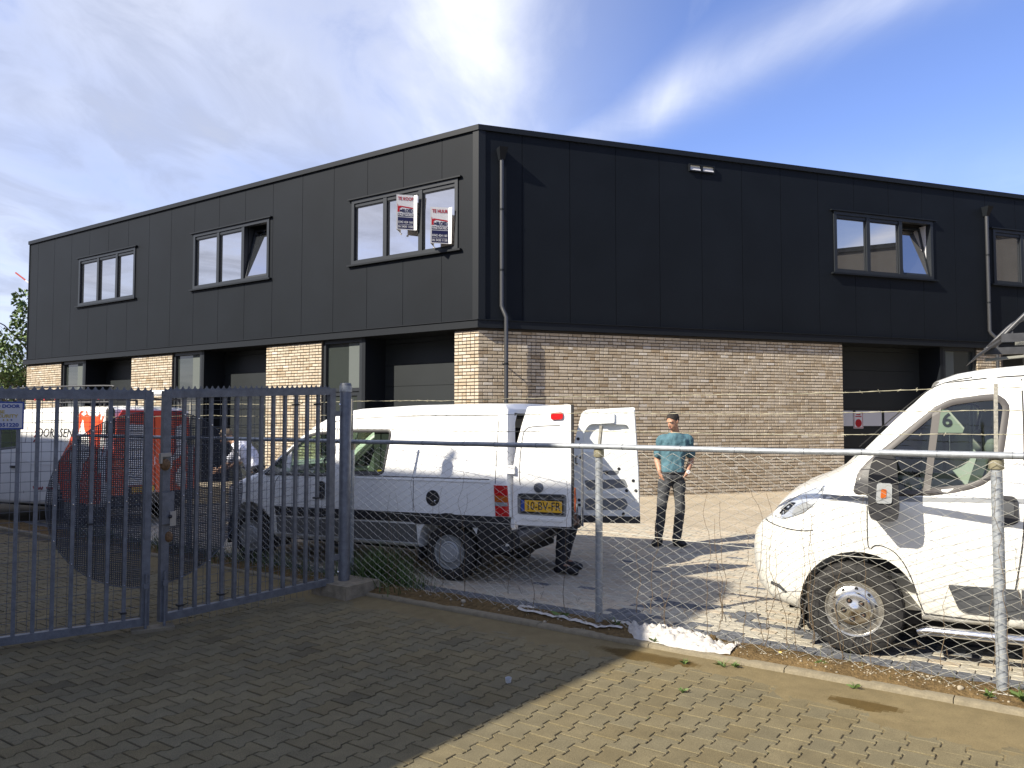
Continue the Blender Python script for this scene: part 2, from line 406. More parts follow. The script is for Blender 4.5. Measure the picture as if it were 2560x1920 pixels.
for k in range(8):
    mb = MB(); mb.col = pav_tint(rng); paver_geo(mb, Matrix()); pmesh.append(mb.mesh('paver', PAVER))
rest = MB()
for k, (p, a, b) in enumerate(spots):
    M = Matrix.Translation(p + UZ*rng.uniform(-0.0015, 0.0015)) @ RB @ Matrix.Rotation(rng.uniform(-0.02, 0.02), 4, 'Z') @ Matrix.Rotation(rng.uniform(-0.009, 0.009), 4, 'X') @ Matrix.Rotation(rng.uniform(-0.009, 0.009), 4, 'Y')
    if k < 300:
        o = link('paver', pmesh[rng.randrange(8)], pavement); o.matrix_local = M
    else:
        q_ = 1+.16*fbm(a*.7, b*.9, 4)-(.22 if rng.random() < .03 else 0); rest.col = tuple(x*q_ for x in pav_tint(rng)); paver_geo(rest, M)
rest.build('paver_field', PAVER, pavement, kind='stuff')

# --- sand drifted over the pavers along the kerb
g = MB(); na, nb = 480, 44
a0, a1, b0, b1 = -10.5, 6.2, 4.15, KERB_B+0.005
def sand_z(a, b):
    edge = 4.98 + 0.16*fbm(a*0.9, 2.0) + 0.13*fbm(a*3.1, 7.0) - (0.30 if a > -1.9 else 0)*min(1, max(0, (a+1.9)/1.2)) + 0.02*fbm(a*9, b*9)
    if a < -5.6: edge -= 0.12*min(1, (-5.6-a))
    t = (b-edge)/0.33 + 0.30*fbm(a*6, b*6, 3)
    return -0.006 + 0.0125*max(-0.4, min(1.0, t)) + 0.0018*fbm(a*14, b*14, 9)
for j in range(nb):
    for i in range(na):
        A = (a0+(a1-a0)*i/na, a0+(a1-a0)*(i+1)/na); B_ = (b0+(b1-b0)*j/nb, b0+(b1-b0)*(j+1)/nb)
        zz = [sand_z(x, y) for x, y in ((A[0], B_[0]), (A[1], B_[0]), (A[1], B_[1]), (A[0], B_[1]))]
        if max(zz) < -0.0085: continue
        x, y = (A[0]+A[1])/2, (B_[0]+B_[1])/2
        # damp stains keep their own outline
        d1 = ((x+2.55)/0.42)**2 + ((y-5.24)/0.11)**2 + 0.5*fbm(x*5, y*5); d2 = ((x+1.05)/0.24)**2+((y-5.12)/0.09)**2+0.5*fbm(x*6, y*6, 4)
        wet = max(0, min(1, (1.0-min(d1, d2))*2.5))
        k = 1.0+0.10*fbm(x*2, y*3, 5); c0 = (0.155*k, 0.122*k, 0.064*k); c1 = (0.078, 0.052, 0.017)
        g.col = tuple(c0[q]*(1-wet)+c1[q]*wet for q in range(3))
        g.poly([AB(A[0], B_[0], zz[0]), AB(A[1], B_[0], zz[1]), AB(A[1], B_[1], zz[2]), AB(A[0], B_[1], zz[3])])
g.build('drifted_sand', SAND, kind='stuff', smooth=60, merge=True)

# --- kerb
kerb = struct(bpy.data.objects.new('kerb', None)); COL.objects.link(kerb)
for i in range(-17, 9):
    mb = MB(); a_, b_ = i*1.0+0.36, i*1.0+1.354; zz = 0.034+rng.uniform(-0.006, 0.004); w0 = KERB_B+rng.uniform(-0.004, 0.004)
    pr = [(w0, -0.05), (w0, zz-0.012), (w0+0.012, zz), (w0+0.085, zz), (w0+0.085, -0.05)]
    mb.prism(pr, lambda u, v: AB(a_, u, v), lambda u, v: AB(b_, u, v)); mb.build('kerb_stone', CONC, kerb, smooth=50)

# --- soil strip under the fence
g = MB(); na, nb = 430, 16; a0, a1, b0, b1 = -14.5, 6.5, KERB_B+0.045, 5.87
def soil_z(a, b):
    t = (b-b0)/(b1-b0)
    return 0.022+0.040*math.sin(min(1, t*1.4)*math.pi*0.62)+0.020*fbm(a*3.2, b*5)+0.010*fbm(a*11, b*11, 2)-(0.05*max(0, t-0.82)/0.18)
P_ = [[AB(a0+(a1-a0)*i/na, b0+(b1-b0)*j/nb, soil_z(a0+(a1-a0)*i/na, b0+(b1-b0)*j/nb)) for i in range(na+1)] for j in range(nb+1)]
vs = [p for r_ in P_ for p in r_]; g.add(vs, [[j*(na+1)+i, j*(na+1)+i+1, (j+1)*(na+1)+i+1, (j+1)*(na+1)+i] for j in range(nb) for i in range(na)])
struct(g.build('soil_strip', SOIL, smooth=80))

# --- yard behind the fence: concrete edging, grey band, mixed brick pavers
YB0 = 5.90
edging = struct(bpy.data.objects.new('yard_edging', None)); COL.objects.link(edging)
for i in range(-16, 9):
    mb = MB(); a_, b_ = i*1.0+0.1, i*1.0+1.094; zz = 0.012+rng.uniform(-0.004, 0.004)
    mb.prism([(5.84, -0.05), (5.84, zz), (5.90, zz), (5.90, -0.05)], lambda u, v: AB(a_, u, v), lambda u, v: AB(b_, u, v)); mb.build('edging_stone', CONC, edging)
g = MB(); g.poly([AB(-40, 5.9, -0.012), AB(40, 5.9, -0.012), AB(40, 12.0, -0.012), AB(-40, 12.0, -0.012)])
yard = struct(g.build('yard_paving', JOINT))
YW, YL, YJ = 0.1, 0.2, 0.006
def yb_geo(mb, M, L_=YL):
    l = (L_-YJ)/2; w = (YW-YJ)/2
    t = [(-l+.004, -w+.004), (l-.004, -w+.004), (l-.004, w-.004), (-l+.004, w-.004)]; f_ = [(-l, -w), (l, -w), (l, w), (-l, w)]
    vs = [M @ Vector((x, y, 0)) for x, y in t]+[M @ Vector((x, y, -0.004)) for x, y in f_]+[M @ Vector((x, y, -0.014)) for x, y in f_]
    fs = [[0, 1, 2, 3]]
    for i in range(4):
        j = (i+1) % 4; fs += [[4+i, 4+j, j, i], [8+i, 8+j, 4+j, 4+i]]
    mb.add(vs, fs)
def yard_tint(r, a, b, row):
    grey = row in (1, 2) or (r.random() < 0.012) or (a > -3.4 and b < 7.1 and fbm(a*0.55, b*0.8, 11) > 0.02 and r.random() < 0.62)
    k = r.uniform(0.88, 1.1)
    if grey: return (0.115*k, 0.120*k, 0.130*k)
    h = r.uniform(-0.03, 0.04)
    return (0.355*k+h*.5, 0.315*k, 0.245*k-h*0.3)
ysp = []
for row in range(61):
    b = 5.95+row*YW
    for i in range(int(-14.5/YL), int(6.0/YL)):
        a = i*YL+(YL/2 if row % 2 else 0); p = AB(a, b)
        if p.y < 2 or abs(p.x) > p.y*0.72+1.2: continue
        ysp.append((p, a, b, row))
ysp.sort(key=lambda s: s[0].y if abs(s[0].x) < s[0].y*0.65 else 99)
ymesh = {}
rest = MB()
for k, (p, a, b, row) in enumerate(ysp):
    c = yard_tint(rng, a, b, row); M = Matrix.Translation(p+UZ*rng.uniform(-0.002, 0.001)) @ RB @ Matrix.Rotation(rng.uniform(-0.012, 0.012), 4, 'Z')
    if k < 300:
        q = (round(c[0]*12), c[0] < 0.2)
        if q not in ymesh:
            mb = MB(); mb.col = c; yb_geo(mb, Matrix()); ymesh[q] = mb.mesh('paving_brick', YARD)
        o = link('paving_brick', ymesh[q], yard); o.matrix_local = M
    else:
        rest.col = c; yb_geo(rest, M)
rest.build('paving_brick_field', YARD, yard, kind='stuff')
# beyond: same bricks, too small to pick apart
FY = bpy.data.materials.new('far_yard'); FY.use_nodes = True
N = FY.node_tree.nodes; L = FY.node_tree.links
br = N.new('ShaderNodeTexBrick'); br.inputs['Scale'].default_value = 1; br.inputs['Brick Width'].default_value = 0.2; br.inputs['Row Height'].default_value = 0.1; br.inputs['Mortar Size'].default_value = 0.004
br.inputs['Color1'].default_value = (0.40, 0.34, 0.255, 1); br.inputs['Color2'].default_value = (0.34, 0.29, 0.215, 1); br.inputs['Mortar'].default_value = (0.22, 0.18, 0.11, 1)
ge = N.new('ShaderNodeNewGeometry'); mpn = N.new('ShaderNodeMapping'); mpn.inputs['Rotation'].default_value = (0, 0, math.radians(35.6)); L.new(ge.outputs['Position'], mpn.inputs[0]); L.new(mpn.outputs[0], br.inputs['Vector'])
nz = N.new('ShaderNodeTexNoise'); nz.inputs['Scale'].default_value = 1.2; nz.inputs['Detail'].default_value = 6; L.new(ge.outputs['Position'], nz.inputs['Vector'])
mr = N.new('ShaderNodeMapRange'); mr.inputs['From Min'].default_value = 0.3; mr.inputs['From Max'].default_value = 0.7; mr.inputs['To Min'].default_value = 0.85; mr.inputs['To Max'].default_value = 1.12; L.new(nz.outputs['Fac'], mr.inputs['Value'])
mx = N.new('ShaderNodeMix'); mx.data_type = 'RGBA'; mx.blend_type = 'MULTIPLY'; mx.inputs['Factor'].default_value = 1; L.new(br.outputs['Color'], mx.inputs['A']); L.new(mr.outputs[0], mx.inputs['B'])
L.new(mx.outputs['Result'], N['Principled BSDF'].inputs['Base Color']); N['Principled BSDF'].inputs['Roughness'].default_value = 0.95; N['Principled BSDF'].inputs['Specular IOR Level'].default_value = 0.2
g = MB(); g.poly([AB(-45, 12.0, -0.002), AB(45, 12.0, -0.002), AB(45, 70, -0.002), AB(-45, 70, -0.002)])
struct(g.build('far_yard', FY))

# ================================================================== BUILDING
CN = Vector((-0.705, 16.49, 0)); UL = Vector((-0.8296, 0.5584, 0)); UR = Vector((0.9435, 0.3313, 0)); NL = Vector((-0.5584, -0.8296, 0)); NR = Vector((0.3313, -0.9435, 0))
LEND, REND = 19.55, 28.0
bld = thing('commercial_building', 'two-storey business building with black metal cladding above pale brick, behind the parked vans', 'building', CN)
def FL(s, z, o=0.0): return UL*s + NL*o + UZ*z
def FR(s, z, o=0.0): return UR*s + NR*o + UZ*z
CM = (NL+NR)/(1+NL.dot(NR))
def chain(o, z, sl=LEND, sr=REND): return [UL*sl+NL*o+UZ*z, CM*o+UZ*z, UR*sr+NR*o+UZ*z]
def band(mb, z0, z1, oi, oo, sl=LEND, sr=REND):
    for k in (0, 1):
        p = []
        for z in (z0, z1):
            ci, co = chain(oi, z, sl, sr), chain(oo, z, sl, sr)
            p += [co[k], co[k+1], ci[k+1], ci[k]]
        mb.hexa(p)
def core(mb, z0, z1, o):
    c = chain(o, 0, LEND-.02, REND); pl = [c[0], c[1], c[2], c[2]-NR*12, c[0]-NL*12]
    mb.prism([(p.x, p.y) for p in pl], lambda x, y: (x, y, z0), lambda x, y: (x, y, z1))
mb = MB(); core(mb, 3.70, 7.80, -0.34); core(mb, -0.2, 3.70, -1.05); mb.build('inner_wall', DARK, bld)
mb = MB(); core(mb, 7.805, 7.86, -0.05); mb.build('roof', mat('roof_felt', (0.05, 0.05, 0.05), 0.9), bld)
mb = MB(); band(mb, 7.885, 8.0, -0.30, 0.055, LEND+.06); mb.build('parapet_cap', CLADTRIM, bld)
mb = MB(); band(mb, 3.655, 3.815, -1.0, 0.10, LEND+.10); band(mb, 3.817, 3.83, -0.06, 0.125, LEND+.11); mb.build('ledge_band', CLADTRIM, bld)
mb = MB(); mb.hexa([UL*LEND+NL*o_+UL*q+UZ*z for z in (3.832, 7.884) for o_, q in ((0.02, 0.0), (0.02, 0.05), (-12, 0.05), (-12, 0.0))]); mb.build('side_cladding', CLAD, bld)
mb = MB()
for z0, z1 in ((3.832, 7.884),):
    c0, c1 = CM*0.028, CM*-0.05
    mb.hexa([v+UZ*z for z in (z0, z1) for v in (c0, UR*0.14+NR*0.028, UR*0.14-NR*0.05, c1)])
    mb.hexa([v+UZ*z for z in (z0, z1) for v in (UL*0.14+NL*0.028, c0, c1, UL*0.14-NL*0.05)])
mb.build('corner_trim', CLADTRIM, bld)

WIN_L = [(0.545, 3.745, 5.40, 6.945), (6.74, 10.00, 5.40, 6.97), (12.93, 16.20, 5.43, 6.98)]
WIN_R = [(9.31, 12.55, 5.42, 6.975), (14.71, 17.95, 5.44, 6.96)]
def panels(F, s0, s1, joints, wins):
    e = [s0]+[j for j in joints if s0+.1 < j < s1-.1]+[s1]
    for a, b in zip(e[:-1], e[1:]):
        a += 0.005; b -= 0.005
        def slab(x0, x1, z0, z1): mb = MB(); mb.hexa([F(x, z, o_) for z in (z0, z1) for x, o_ in ((x0, 0), (x1, 0), (x1, -0.06), (x0, -0.06))]); mb.build('cladding_panel', CLAD, bld)
        ov = [w for w in wins if w[0] < b and w[1] > a]
        if not ov: slab(a, b, 3.832, 7.884)
        else:
            w = ov[0]; slab(a, b, 3.832, w[2]); slab(a, b, w[3], 7.884)
            if a < w[0]: slab(a, w[0], w[2], w[3])
            if b > w[1]: slab(w[1], b, w[2], w[3])
panels(FL, 0.142, LEND, [1.005+1.1235*i for i in range(20)], WIN_L)
panels(FR, 0.142, REND, [0.98+1.1235*i for i in range(30)], WIN_R)
# thin backing just behind the joints, open at the windows
def backing(F, s0, s1, wins):
    mb = MB(); e = s0
    def slab(x0, x1, z0, z1): mb.hexa([F(x, z, o_) for z in (z0, z1) for x, o_ in ((x0, -0.03), (x1, -0.03), (x1, -0.05), (x0, -0.05))])
    for w in sorted(wins):
        slab(e, w[0], 3.835, 7.88); slab(w[0], w[1], 3.835, w[2]); slab(w[0], w[1], w[3], 7.88); e = w[1]
    slab(e, s1, 3.835, 7.88); mb.build('joint_strip', JSTRIP, bld)
backing(FL, 0.1, LEND, WIN_L); backing(FR, 0.1, REND, WIN_R)

def rect_ring(mb, F, s0, s1, z0, z1, w, o0, o1):
    for a, b, c, d in ((s0, s1, z0, z0+w), (s0, s1, z1-w, z1), (s0, s0+w, z0+w, z1-w), (s1-w, s1, z0+w, z1-w)):
        mb.hexa([F(x, z, o_) for z in (c, d) for x, o_ in ((a, o1), (b, o1), (b, o0), (a, o0))])
def window(F, w, mull, tilt):
    s0, s1, z0, z1 = w
    mb = MB(); rect_ring(mb, F, s0, s1, z0, z1, 0.085, -0.12, 0.03)
    wd = mb.build('window', FRAME, bld)
    for name, zz, ex, pr, th in (('drip_cap', z1+.004, 0.10, 0.075, 0.03), ('sill', z0-.045, 0.10, 0.085, 0.04)):
        mb = MB(); mb.hexa([F(x, z, o_) for z in (zz, zz+th) for x, o_ in ((s0-ex, pr), (s1+ex, pr), (s1+ex, 0.003), (s0-ex, 0.003))]); mb.build(name, CLADTRIM, wd)
    e = [s0+.087]+list(mull)+[s1-.087]
    for m in mull:
        mb = MB(); mb.hexa([F(x, z, o_) for z in (z0+.087, z1-.087) for x, o_ in ((m-.055, 0.02), (m+.055, 0.02), (m+.055, -0.11), (m-.055, -0.11))]); mb.build('mullion', FRAME, wd)
    for k in range(3):
        a = e[k]+(.057 if k else 0); b = e[k+1]-(.057 if k < 2 else 0); c, d = z0+.089, z1-.089
        if k == tilt:
            # opened casement: turned about its jamb
            ang = 0.22; hinge = b if F is FR else a; far = a if F is FR else b
            def G(s, z, o_):
                f_ = (z-c)/(d-c)        # top tilts in
                return F(s, z, o_-0.04-0.30*f_)
            mb = MB(); rect_ring(mb, G, a+.01, b-.01, c, d-.04, 0.055, -0.03, 0.03); sh = mb.build('casement', FRAME, wd)
            mb = MB(); mb.poly([G(a+.06, c+.05, 0.01), G(b-.06, c+.05, 0.01), G(b-.06, d-.09, 0.01), G(a+.06, d-.09, 0.01)]); mb.build('pane', PANE, wd)
            mb = MB(); mb.hexa([F(x, z, o_) for z in (c, d) for x, o_ in ((a, -.121), (a+.008, -.121), (a+.008, -.33), (a, -.33))]); mb.hexa([F(x, z, o_) for z in (c, d) for x, o_ in ((b-.008, -.121), (b, -.121), (b, -.33), (b-.008, -.33))]); mb.build('reveal', SIGNW if F is FR else FRAME, wd)
        else:
            vt = 0.075
            mb = MB(); mb.hexa([F(x, z, o_) for z in (d-vt, d) for x, o_ in ((a, 0.0), (b, 0.0), (b, -.08), (a, -.08))]); mb.build('vent_rail', FRAME, wd)
            mb = MB(); rect_ring(mb, F, a, b, c, d-vt-.002, 0.02, -0.07, -0.02); mb.build('glazing_bead', FRAME, wd)
            mb = MB(); mb.hexa([F(x, z, o_) for z in (c+.021, d-vt-.023) for x, o_ in ((a+.021, -.04), (b-.021, -.04), (b-.021, -.06), (a+.021, -.06))]); mb.build('pane', PANE, wd)
window(FL, WIN_L[0], [1.61, 2.68], None)
window(FL, WIN_L[1], [7.82, 8.89], 0)
window(FL, WIN_L[2], [13.97, 15.05], None)
window(FR, WIN_R[0], [10.40, 11.46], 2)
window(FR, WIN_R[1], [15.80, 16.87], None)

# --- brick walls
CH = 0.0730; ST, HD, BJ = 0.205, 0.098, 0.011; BH = CH-0.0185
def brick_tint(r):
    k = r.random()
    if k < 0.14: c = (0.365, 0.295, 0.205)
    elif k < 0.42: c = (0.42, 0.35, 0.255)
    elif k < 0.74: c = (0.45, 0.385, 0.29)
    elif k < 0.95: c = (0.49, 0.425, 0.33)
    elif k < 0.98: c = (0.54, 0.49, 0.41)
    else: c = (0.32, 0.245, 0.16)
    q = r.uniform(0.88, 0.98); return (c[0]*q*1.04, c[1]*q*1.04, c[2]*q*1.06)
def brick_geo(mb, F, s0, s1, z0, z1, o_):
    e = 0.004
    f_ = [F(s0+e, z0+e, o_), F(s1-e, z0+e, o_), F(s1-e, z1-e, o_), F(s0+e, z1-e, o_)]; b_ = [F(s0, z0, o_-e), F(s1, z0, o_-e), F(s1, z1, o_-e), F(s0, z1, o_-e)]
    r_ = [F(s0, z0, o_-.03), F(s1, z0, o_-.03), F(s1, z1, o_-.03), F(s0, z1, o_-.03)]
    fs = [[0, 1, 2, 3]]
    for i in range(4):
        j = (i+1) % 4; fs += [[4+i, 4+j, j, i], [8+i, 8+j, 4+j, 4+i]]
    mb.add(f_+b_+r_, fs)
all_bricks = []          # (size seen, wall, F, s0, s1, z0, z1, tint, offset, unit?)
walls = []
def brick_wall(F, s0, s1, seed):
    r = random.Random(seed); mb = MB()
    mb.hexa([F(x, z, o_) for z in (-0.15, 3.652) for x, o_ in ((s0, -0.024), (s1, -0.024), (s1, -0.30), (s0, -0.30))])
    w = mb.build('brick_wall', MORTAR, bld); walls.append(w)
    row = 0; z = -0.10
    while z+BH < 3.65:
        s = s0; first = True
        while s < s1-0.03:
            L_ = ST if r.random() < 0.50 else HD
            if first and row % 2: L_ = HD
            first = False
            full = True
            if s+L_ > s1 or s1-(s+L_+BJ) < 0.05: L_ = s1-s; full = abs(L_-ST) < .001
            P = CN+F(s+L_/2, z)
            d = P.y; u = P.x/d
            vis = 0
            if abs(u) < 0.65 and z > 2.05 and full: vis = L_*(1 if L_ > .15 else .9)/d**2*(0.7 if F is FL else 1)
            all_bricks.append((vis, w, F, s, s+L_, z, z+BH, brick_tint(r), r.uniform(-0.004, 0.003), L_))
            s += L_+BJ
        z += CH; row += 1
brick_wall(FL, 0.0, 0.64, 1); brick_wall(FL, 4.762, 6.81, 2); brick_wall(FL, 10.96, 13.04, 3); brick_wall(FL, 17.23, LEND+.02, 4)
brick_wall(FR, 0.0, 9.51, 5); brick_wall(FR, 14.03, 14.90, 6)
all_bricks.sort(key=lambda b: -b[0])
rest = {w.name: MB() for w in walls}
for k, (vis, w, F, s0, s1, z0, z1, c, of, L_) in enumerate(all_bricks):
    if k < 300:
        mb = MB(); mb.col = c; brick_geo(mb, lambda s, z, o_: F(s, z, o_)-F((s0+s1)/2, (z0+z1)/2), s0, s1, z0, z1, of)
        o = mb.build('brick', BRICK, w); o.location = F((s0+s1)/2, (z0+z1)/2)
    else:
        m_ = rest[w.name]; m_.col = c; brick_geo(m_, F, s0, s1, z0, z1, of)
for w in walls:
    if rest[w.name].f: rest[w.name].build('brick_field', BRICK, w, kind='stuff')

# --- openings with glazed door and sectional door
def box_f(mb, F, s0, s1, z0, z1, o0, o1): mb.hexa([F(x, z, o_) for z in (z0, z1) for x, o_ in ((s0, o1), (s1, o1), (s1, o0), (s0, o0))])
def opening(F, r0, r1, g0, g1, windows_row=False):
    """sectional door between r0 and r1 set back in a recess, glazed entrance door between g0 and g1"""
    mb = MB(); dpt = -0.72
    lo, hi = min(r0, r1), max(r0, r1)
    box_f(mb, F, lo-0.02, lo+0.05, -0.1, 3.654, -0.95, -0.302 if lo in (0.64, 6.81, 13.04, 9.51) else -.05)
    mb.build('recess_frame', CLADTRIM, bld); mb = MB()
    box_f(mb, F, hi-.03, hi+.08, -0.1, 3.654, -0.95, -0.05)
    mb.build('recess_frame', CLADTRIM, bld)
    z = 0.0; k = 0
    mb = MB(); box_f(mb, F, lo+.05, hi-.03, -0.1, 3.654, dpt-.09, dpt-.05); rd = mb.build('roller_door', SEAM, bld)
    while z < 3.6:
        h = 0.505; mb = MB(); z1 = min(z+h-.008, 3.65)
        box_f(mb, F, lo+.06, hi-.04, z, z1, dpt-.05, dpt)
        mb.build('door_section', ROLLER, rd)
        if windows_row and k == 3:
            s = lo+.09
            while s+.90 < hi:
                mb = MB(); box_f(mb, F, s, s+.86, z+.05, z1-.05, dpt-.02, dpt+.012); mb.build('window_panel', SIGNW, rd); s += .955
        z += h; k += 1
    gl, gh = min(g0, g1), max(g0, g1)
    mb = MB(); rect_ring(mb, F, gl, gh, -0.05, 3.654, 0.09, -0.20, -0.06); box_f(mb, F, gl+.09, gh-.09, 2.40, 2.48, -.19, -.07); mb.build('door_frame', FRAME, bld)
    mb = MB(); box_f(mb, F, gl+.09, gh-.09, 2.482, 3.562, -.15, -.13); mb.build('top_light', PANED, bld)
    mb = MB(); rect_ring(mb, F, gl+.092, gh-.092, 0.0, 2.398, 0.10, -.17, -.10); dr = mb.build('glass_door', FRAME, bld)
    mb = MB(); box_f(mb, F, gl+.192, gh-.192, .102, 2.296, -.15, -.13); mb.build('pane', PANED, dr)
    mb = MB(); mb.tube([F(gl+.15, .9, -.06), F(gl+.15, 1.5, -.06)], .015, 8); mb.build('handle', CHROME, dr)
    mb = MB(); box_f(mb, F, gl+.10, gl+.10+.30*(gh-gl), 2.485, 3.56, -.128, -.120); mb.build('inner_blind', mat('grey_blind', (0.075, 0.088, 0.085), 0.8), bld)
    mb = MB(); box_f(mb, F, min(lo, gl), max(hi, gh), 3.652, 3.6545, -1.0, -.05)
opening(FL, 0.64, 3.36, 3.44, 4.755)
opening(FL, 6.81, 9.55, 9.63, 10.955)
opening(FL, 13.04, 15.80, 15.88, 17.225)
opening(FR, 9.51, 12.80, 12.88, 14.025, True)
opening(FR, 15.00, 19.0, 19.1, 20.4)
mb = MB(); box_f(mb, FR, 14.90, 14.99, -0.1, 3.654, -0.9, -0.02); box_f(mb, FR, 20.5, REND, -0.1, 3.654, -.3, 0); mb.build('end_wall', MORTAR, bld)
# no-parking notice on the sectional door
ns = thing('warning_sticker', 'small white notice with red disc stuck on a window of the far sectional door', 'sign', CN)
ss = 10.66; mb = MB(); box_f(mb, FR, ss-.19, ss+.13, 1.50, 1.93, -.706, -.700); mb.build('card', SIGNW, ns)
mb = MB(); rect_ring(mb, FR, ss-.175, ss+.115, 1.515, 1.915, .012, -.700, -.697); mb.build('border', SIGNR, ns)
mb = MB(); c_ = FR(ss-.03, 1.64, -.698); M = Matrix(((UR.x, 0, NR.x, c_.x), (UR.y, 0, NR.y, c_.y), (0, 1, 0, c_.z), (0, 0, 0, 1))); mb.lathe([(0.105, -.002), (.105, .002), (0, .002)], 24, M); mb.build('red_disc', SIGNR, ns)
for i, w_ in ((0, .14), (1, .20)):
    mb = MB(); box_f(mb, FR, ss-.03-w_/2, ss-.03+w_/2, 1.85-.05*i, 1.875-.05*i, -.6995, -.698); mb.build('print_line', SIGNR, ns)

# --- downpipes, overflow outlet
def downpipe(s, s2):
    mb = MB(); o1, o2 = 0.075, 0.165
    pts = [FR(s, 7.30, o1), FR(s, 4.14, o1), FR(s+.015, 4.07, o1+.02), FR(s2-.02, 3.95, o2-.02), FR(s2, 3.88, o2), FR(s2, -.05, o2)]
    mb.tube(pts, 0.045, 12); dp = mb.build('downpipe', mat('pipe_black', (0.035, 0.036, 0.038), 0.35, spec=0.6), bld, smooth=50)
    mb = MB(); mb.hexa([FR(x, z, o_) for z, k in ((7.27, .05), (7.52, .10)) for x, o_ in ((s-k, k*2+.02), (s+k, k*2+.02), (s+k, .004), (s-k, .004))]); mb.build('hopper', CLADTRIM, dp)
    for z in (6.2, 4.9, 2.9, 1.5):
        o_ = o1 if z > 4 else o2; sx = s if z > 4 else s2
        mb = MB(); c_ = FR(sx, z, o_); mb.lathe([(.05, -.02), (.052, -.02), (.052, .02), (.05, .02)], 12, Matrix.Translation(c_)); box_f(mb, FR, sx-.012, sx+.012, z-.012, z+.012, 0.005, o_-.04); mb.build('pipe_bracket', CLADTRIM, dp)
downpipe(0.49, 0.56); downpipe(14.42, 14.56)
mb = MB(); rect_ring(mb, FR, 5.13, 5.82, 7.545, 7.72, .025, 0.002, .05); box_f(mb, FR, 5.44, 5.50, 7.57, 7.695, .002, .045)
ov = mb.build('overflow_outlet', CLADTRIM, bld)
for a, b in ((5.155, 5.44), (5.50, 5.795)):  # white and cream inserts stand in for sky seen through the slot
    mb = MB(); mb.hexa([FR(x, z, o_) for x, o_, z in ((a, .04, 7.575), (b, .04, 7.575), (b, .006, 7.571), (a, .006, 7.571))]+[FR(x, z, o_) for x, o_, z in ((a, .042, 7.58), (b, .042, 7.58), (b, .008, 7.655), (a, .008, 7.655))]); mb.build('sky_insert', SIGNW, ov)
    mb = MB(); mb.hexa([FR(x, z, o_) for z in (7.657, 7.695) for x, o_ in ((a, .012), (b, .012), (b, .003), (a, .003))]); mb.build('sky_insert_back', CREAMC, ov)

# --- estate agent's boards (V-shaped)
def board(name, label, words, B, A_out, s_a, z0, z1, s_c):
    t = thing(name, label, 'sign', CN, 0, 'estate agent boards on the first-floor window')
    p0 = FL(s_a, 0, A_out); p1 = FL(B, 0, 0.07); r = (p1-p0).normalized(); n = r.cross(UZ); Wd = (p1-p0).length
    def Q(x, z, o_=0.0): return p0 + r*x + UZ*(z0+z) + n*o_
    H = z1-z0
    def slab(nm, x0, x1, a, b, o0, o1, m): mb = MB(); mb.hexa([Q(x, z, o_) for z in (a, b) for x, o_ in ((x0, o1), (x1, o1), (x1, o0), (x0, o0))]); mb.build(nm, m, t)
    fw = Wd*0.86
    slab('board', 0, fw, 0, H, -.012, 0, SIGNW)
    # right fold toward the viewer, painted whiter than the board as if sunlit
    mb = MB(); mb.hexa([Q(x, z, o_) for z, k in ((0.0, .3), (H, 1.0)) for x, o_ in ((fw+.001, 0), (Wd, .075*k), (Wd, .065*k), (fw+.001, -.012))]); mb.build('folded_edge', FOLD_LIT, t)
    mb = MB(); c = FL(s_c, 0, 0.07); mb.hexa([v+UZ*z for z in (z0, z1) for v in (p0-r*.004, p0-r*.016, c-r*.016, c-r*.004)]); mb.build('side_board', SIGNW, t)
    mb = MB(); q = c+UZ*(z0-.035); mb.box(q.x-.02, q.x+.02, q.y-.02, q.y+.02, q.z-.0, q.z+.03); mb.build('bracket', SIGNW, t)
    e = .003
    slab('navy_panel', .015, fw-.01, .02, H*.355, .0005, e, SIGNB); slab('navy_band', .015, fw-.01, H*.375, H*.475, .0005, e, SIGNB)
    # red roof line of the agent's mark
    mb = MB()
    mb.prism([(.055, H*.685), (fw*.92, H*.645), (fw*.97, H*.605), (.10, H*.645), (.055, H*.60), (.055, H*.52), (.11, H*.52), (.01, H*.50), (.01, H*.73), (.035, H*.66)], lambda x, z: Q(x, z, .0005), lambda x, z: Q(x, z, e)); mb.build('roof_mark', SIGNR, t)
    slab('chimney_mark', .065, .105, H*.515, H*.57, e+.0005, e+.001, SIGNB)
    def T(b_, z, size, m, x=fw/2, sx=1.0, bold=.004): text(b_, t, Q(x, z, e+.002), r, UZ, size, m, 'CENTER', sx, bold)
    T(words, H*.885, .105, SIGNR, sx=.78, bold=.002); T('BLOED', H*.545, .105, SIGNB, x=fw*.61, sx=.74); T('VASTGOED', H*.425, .078, SIGNW, sx=.84, bold=.002)
    T('0342 424 160', H*.215, .070, SIGNW, sx=.84, bold=.001); T('06 5430 1158', H*.085, .070, SIGNW, sx=.84, bold=.001)
    slab('rule', .03, fw-.03, H*.145, H*.152, e+.0003, e+.001, SIGNW)
    return t
board('for_sale_sign', 'white and navy V-shaped board reading TE KOOP on the corner first-floor window', 'TE KOOP', 1.668, 0.40, 1.953, 5.94, 6.722, 2.13)
board('for_rent_sign', 'white and navy V-shaped board reading TE HUUR, lower and nearest the building corner', 'TE HUUR', 0.68, 0.39, 0.983, 5.51, 6.297, 1.157)

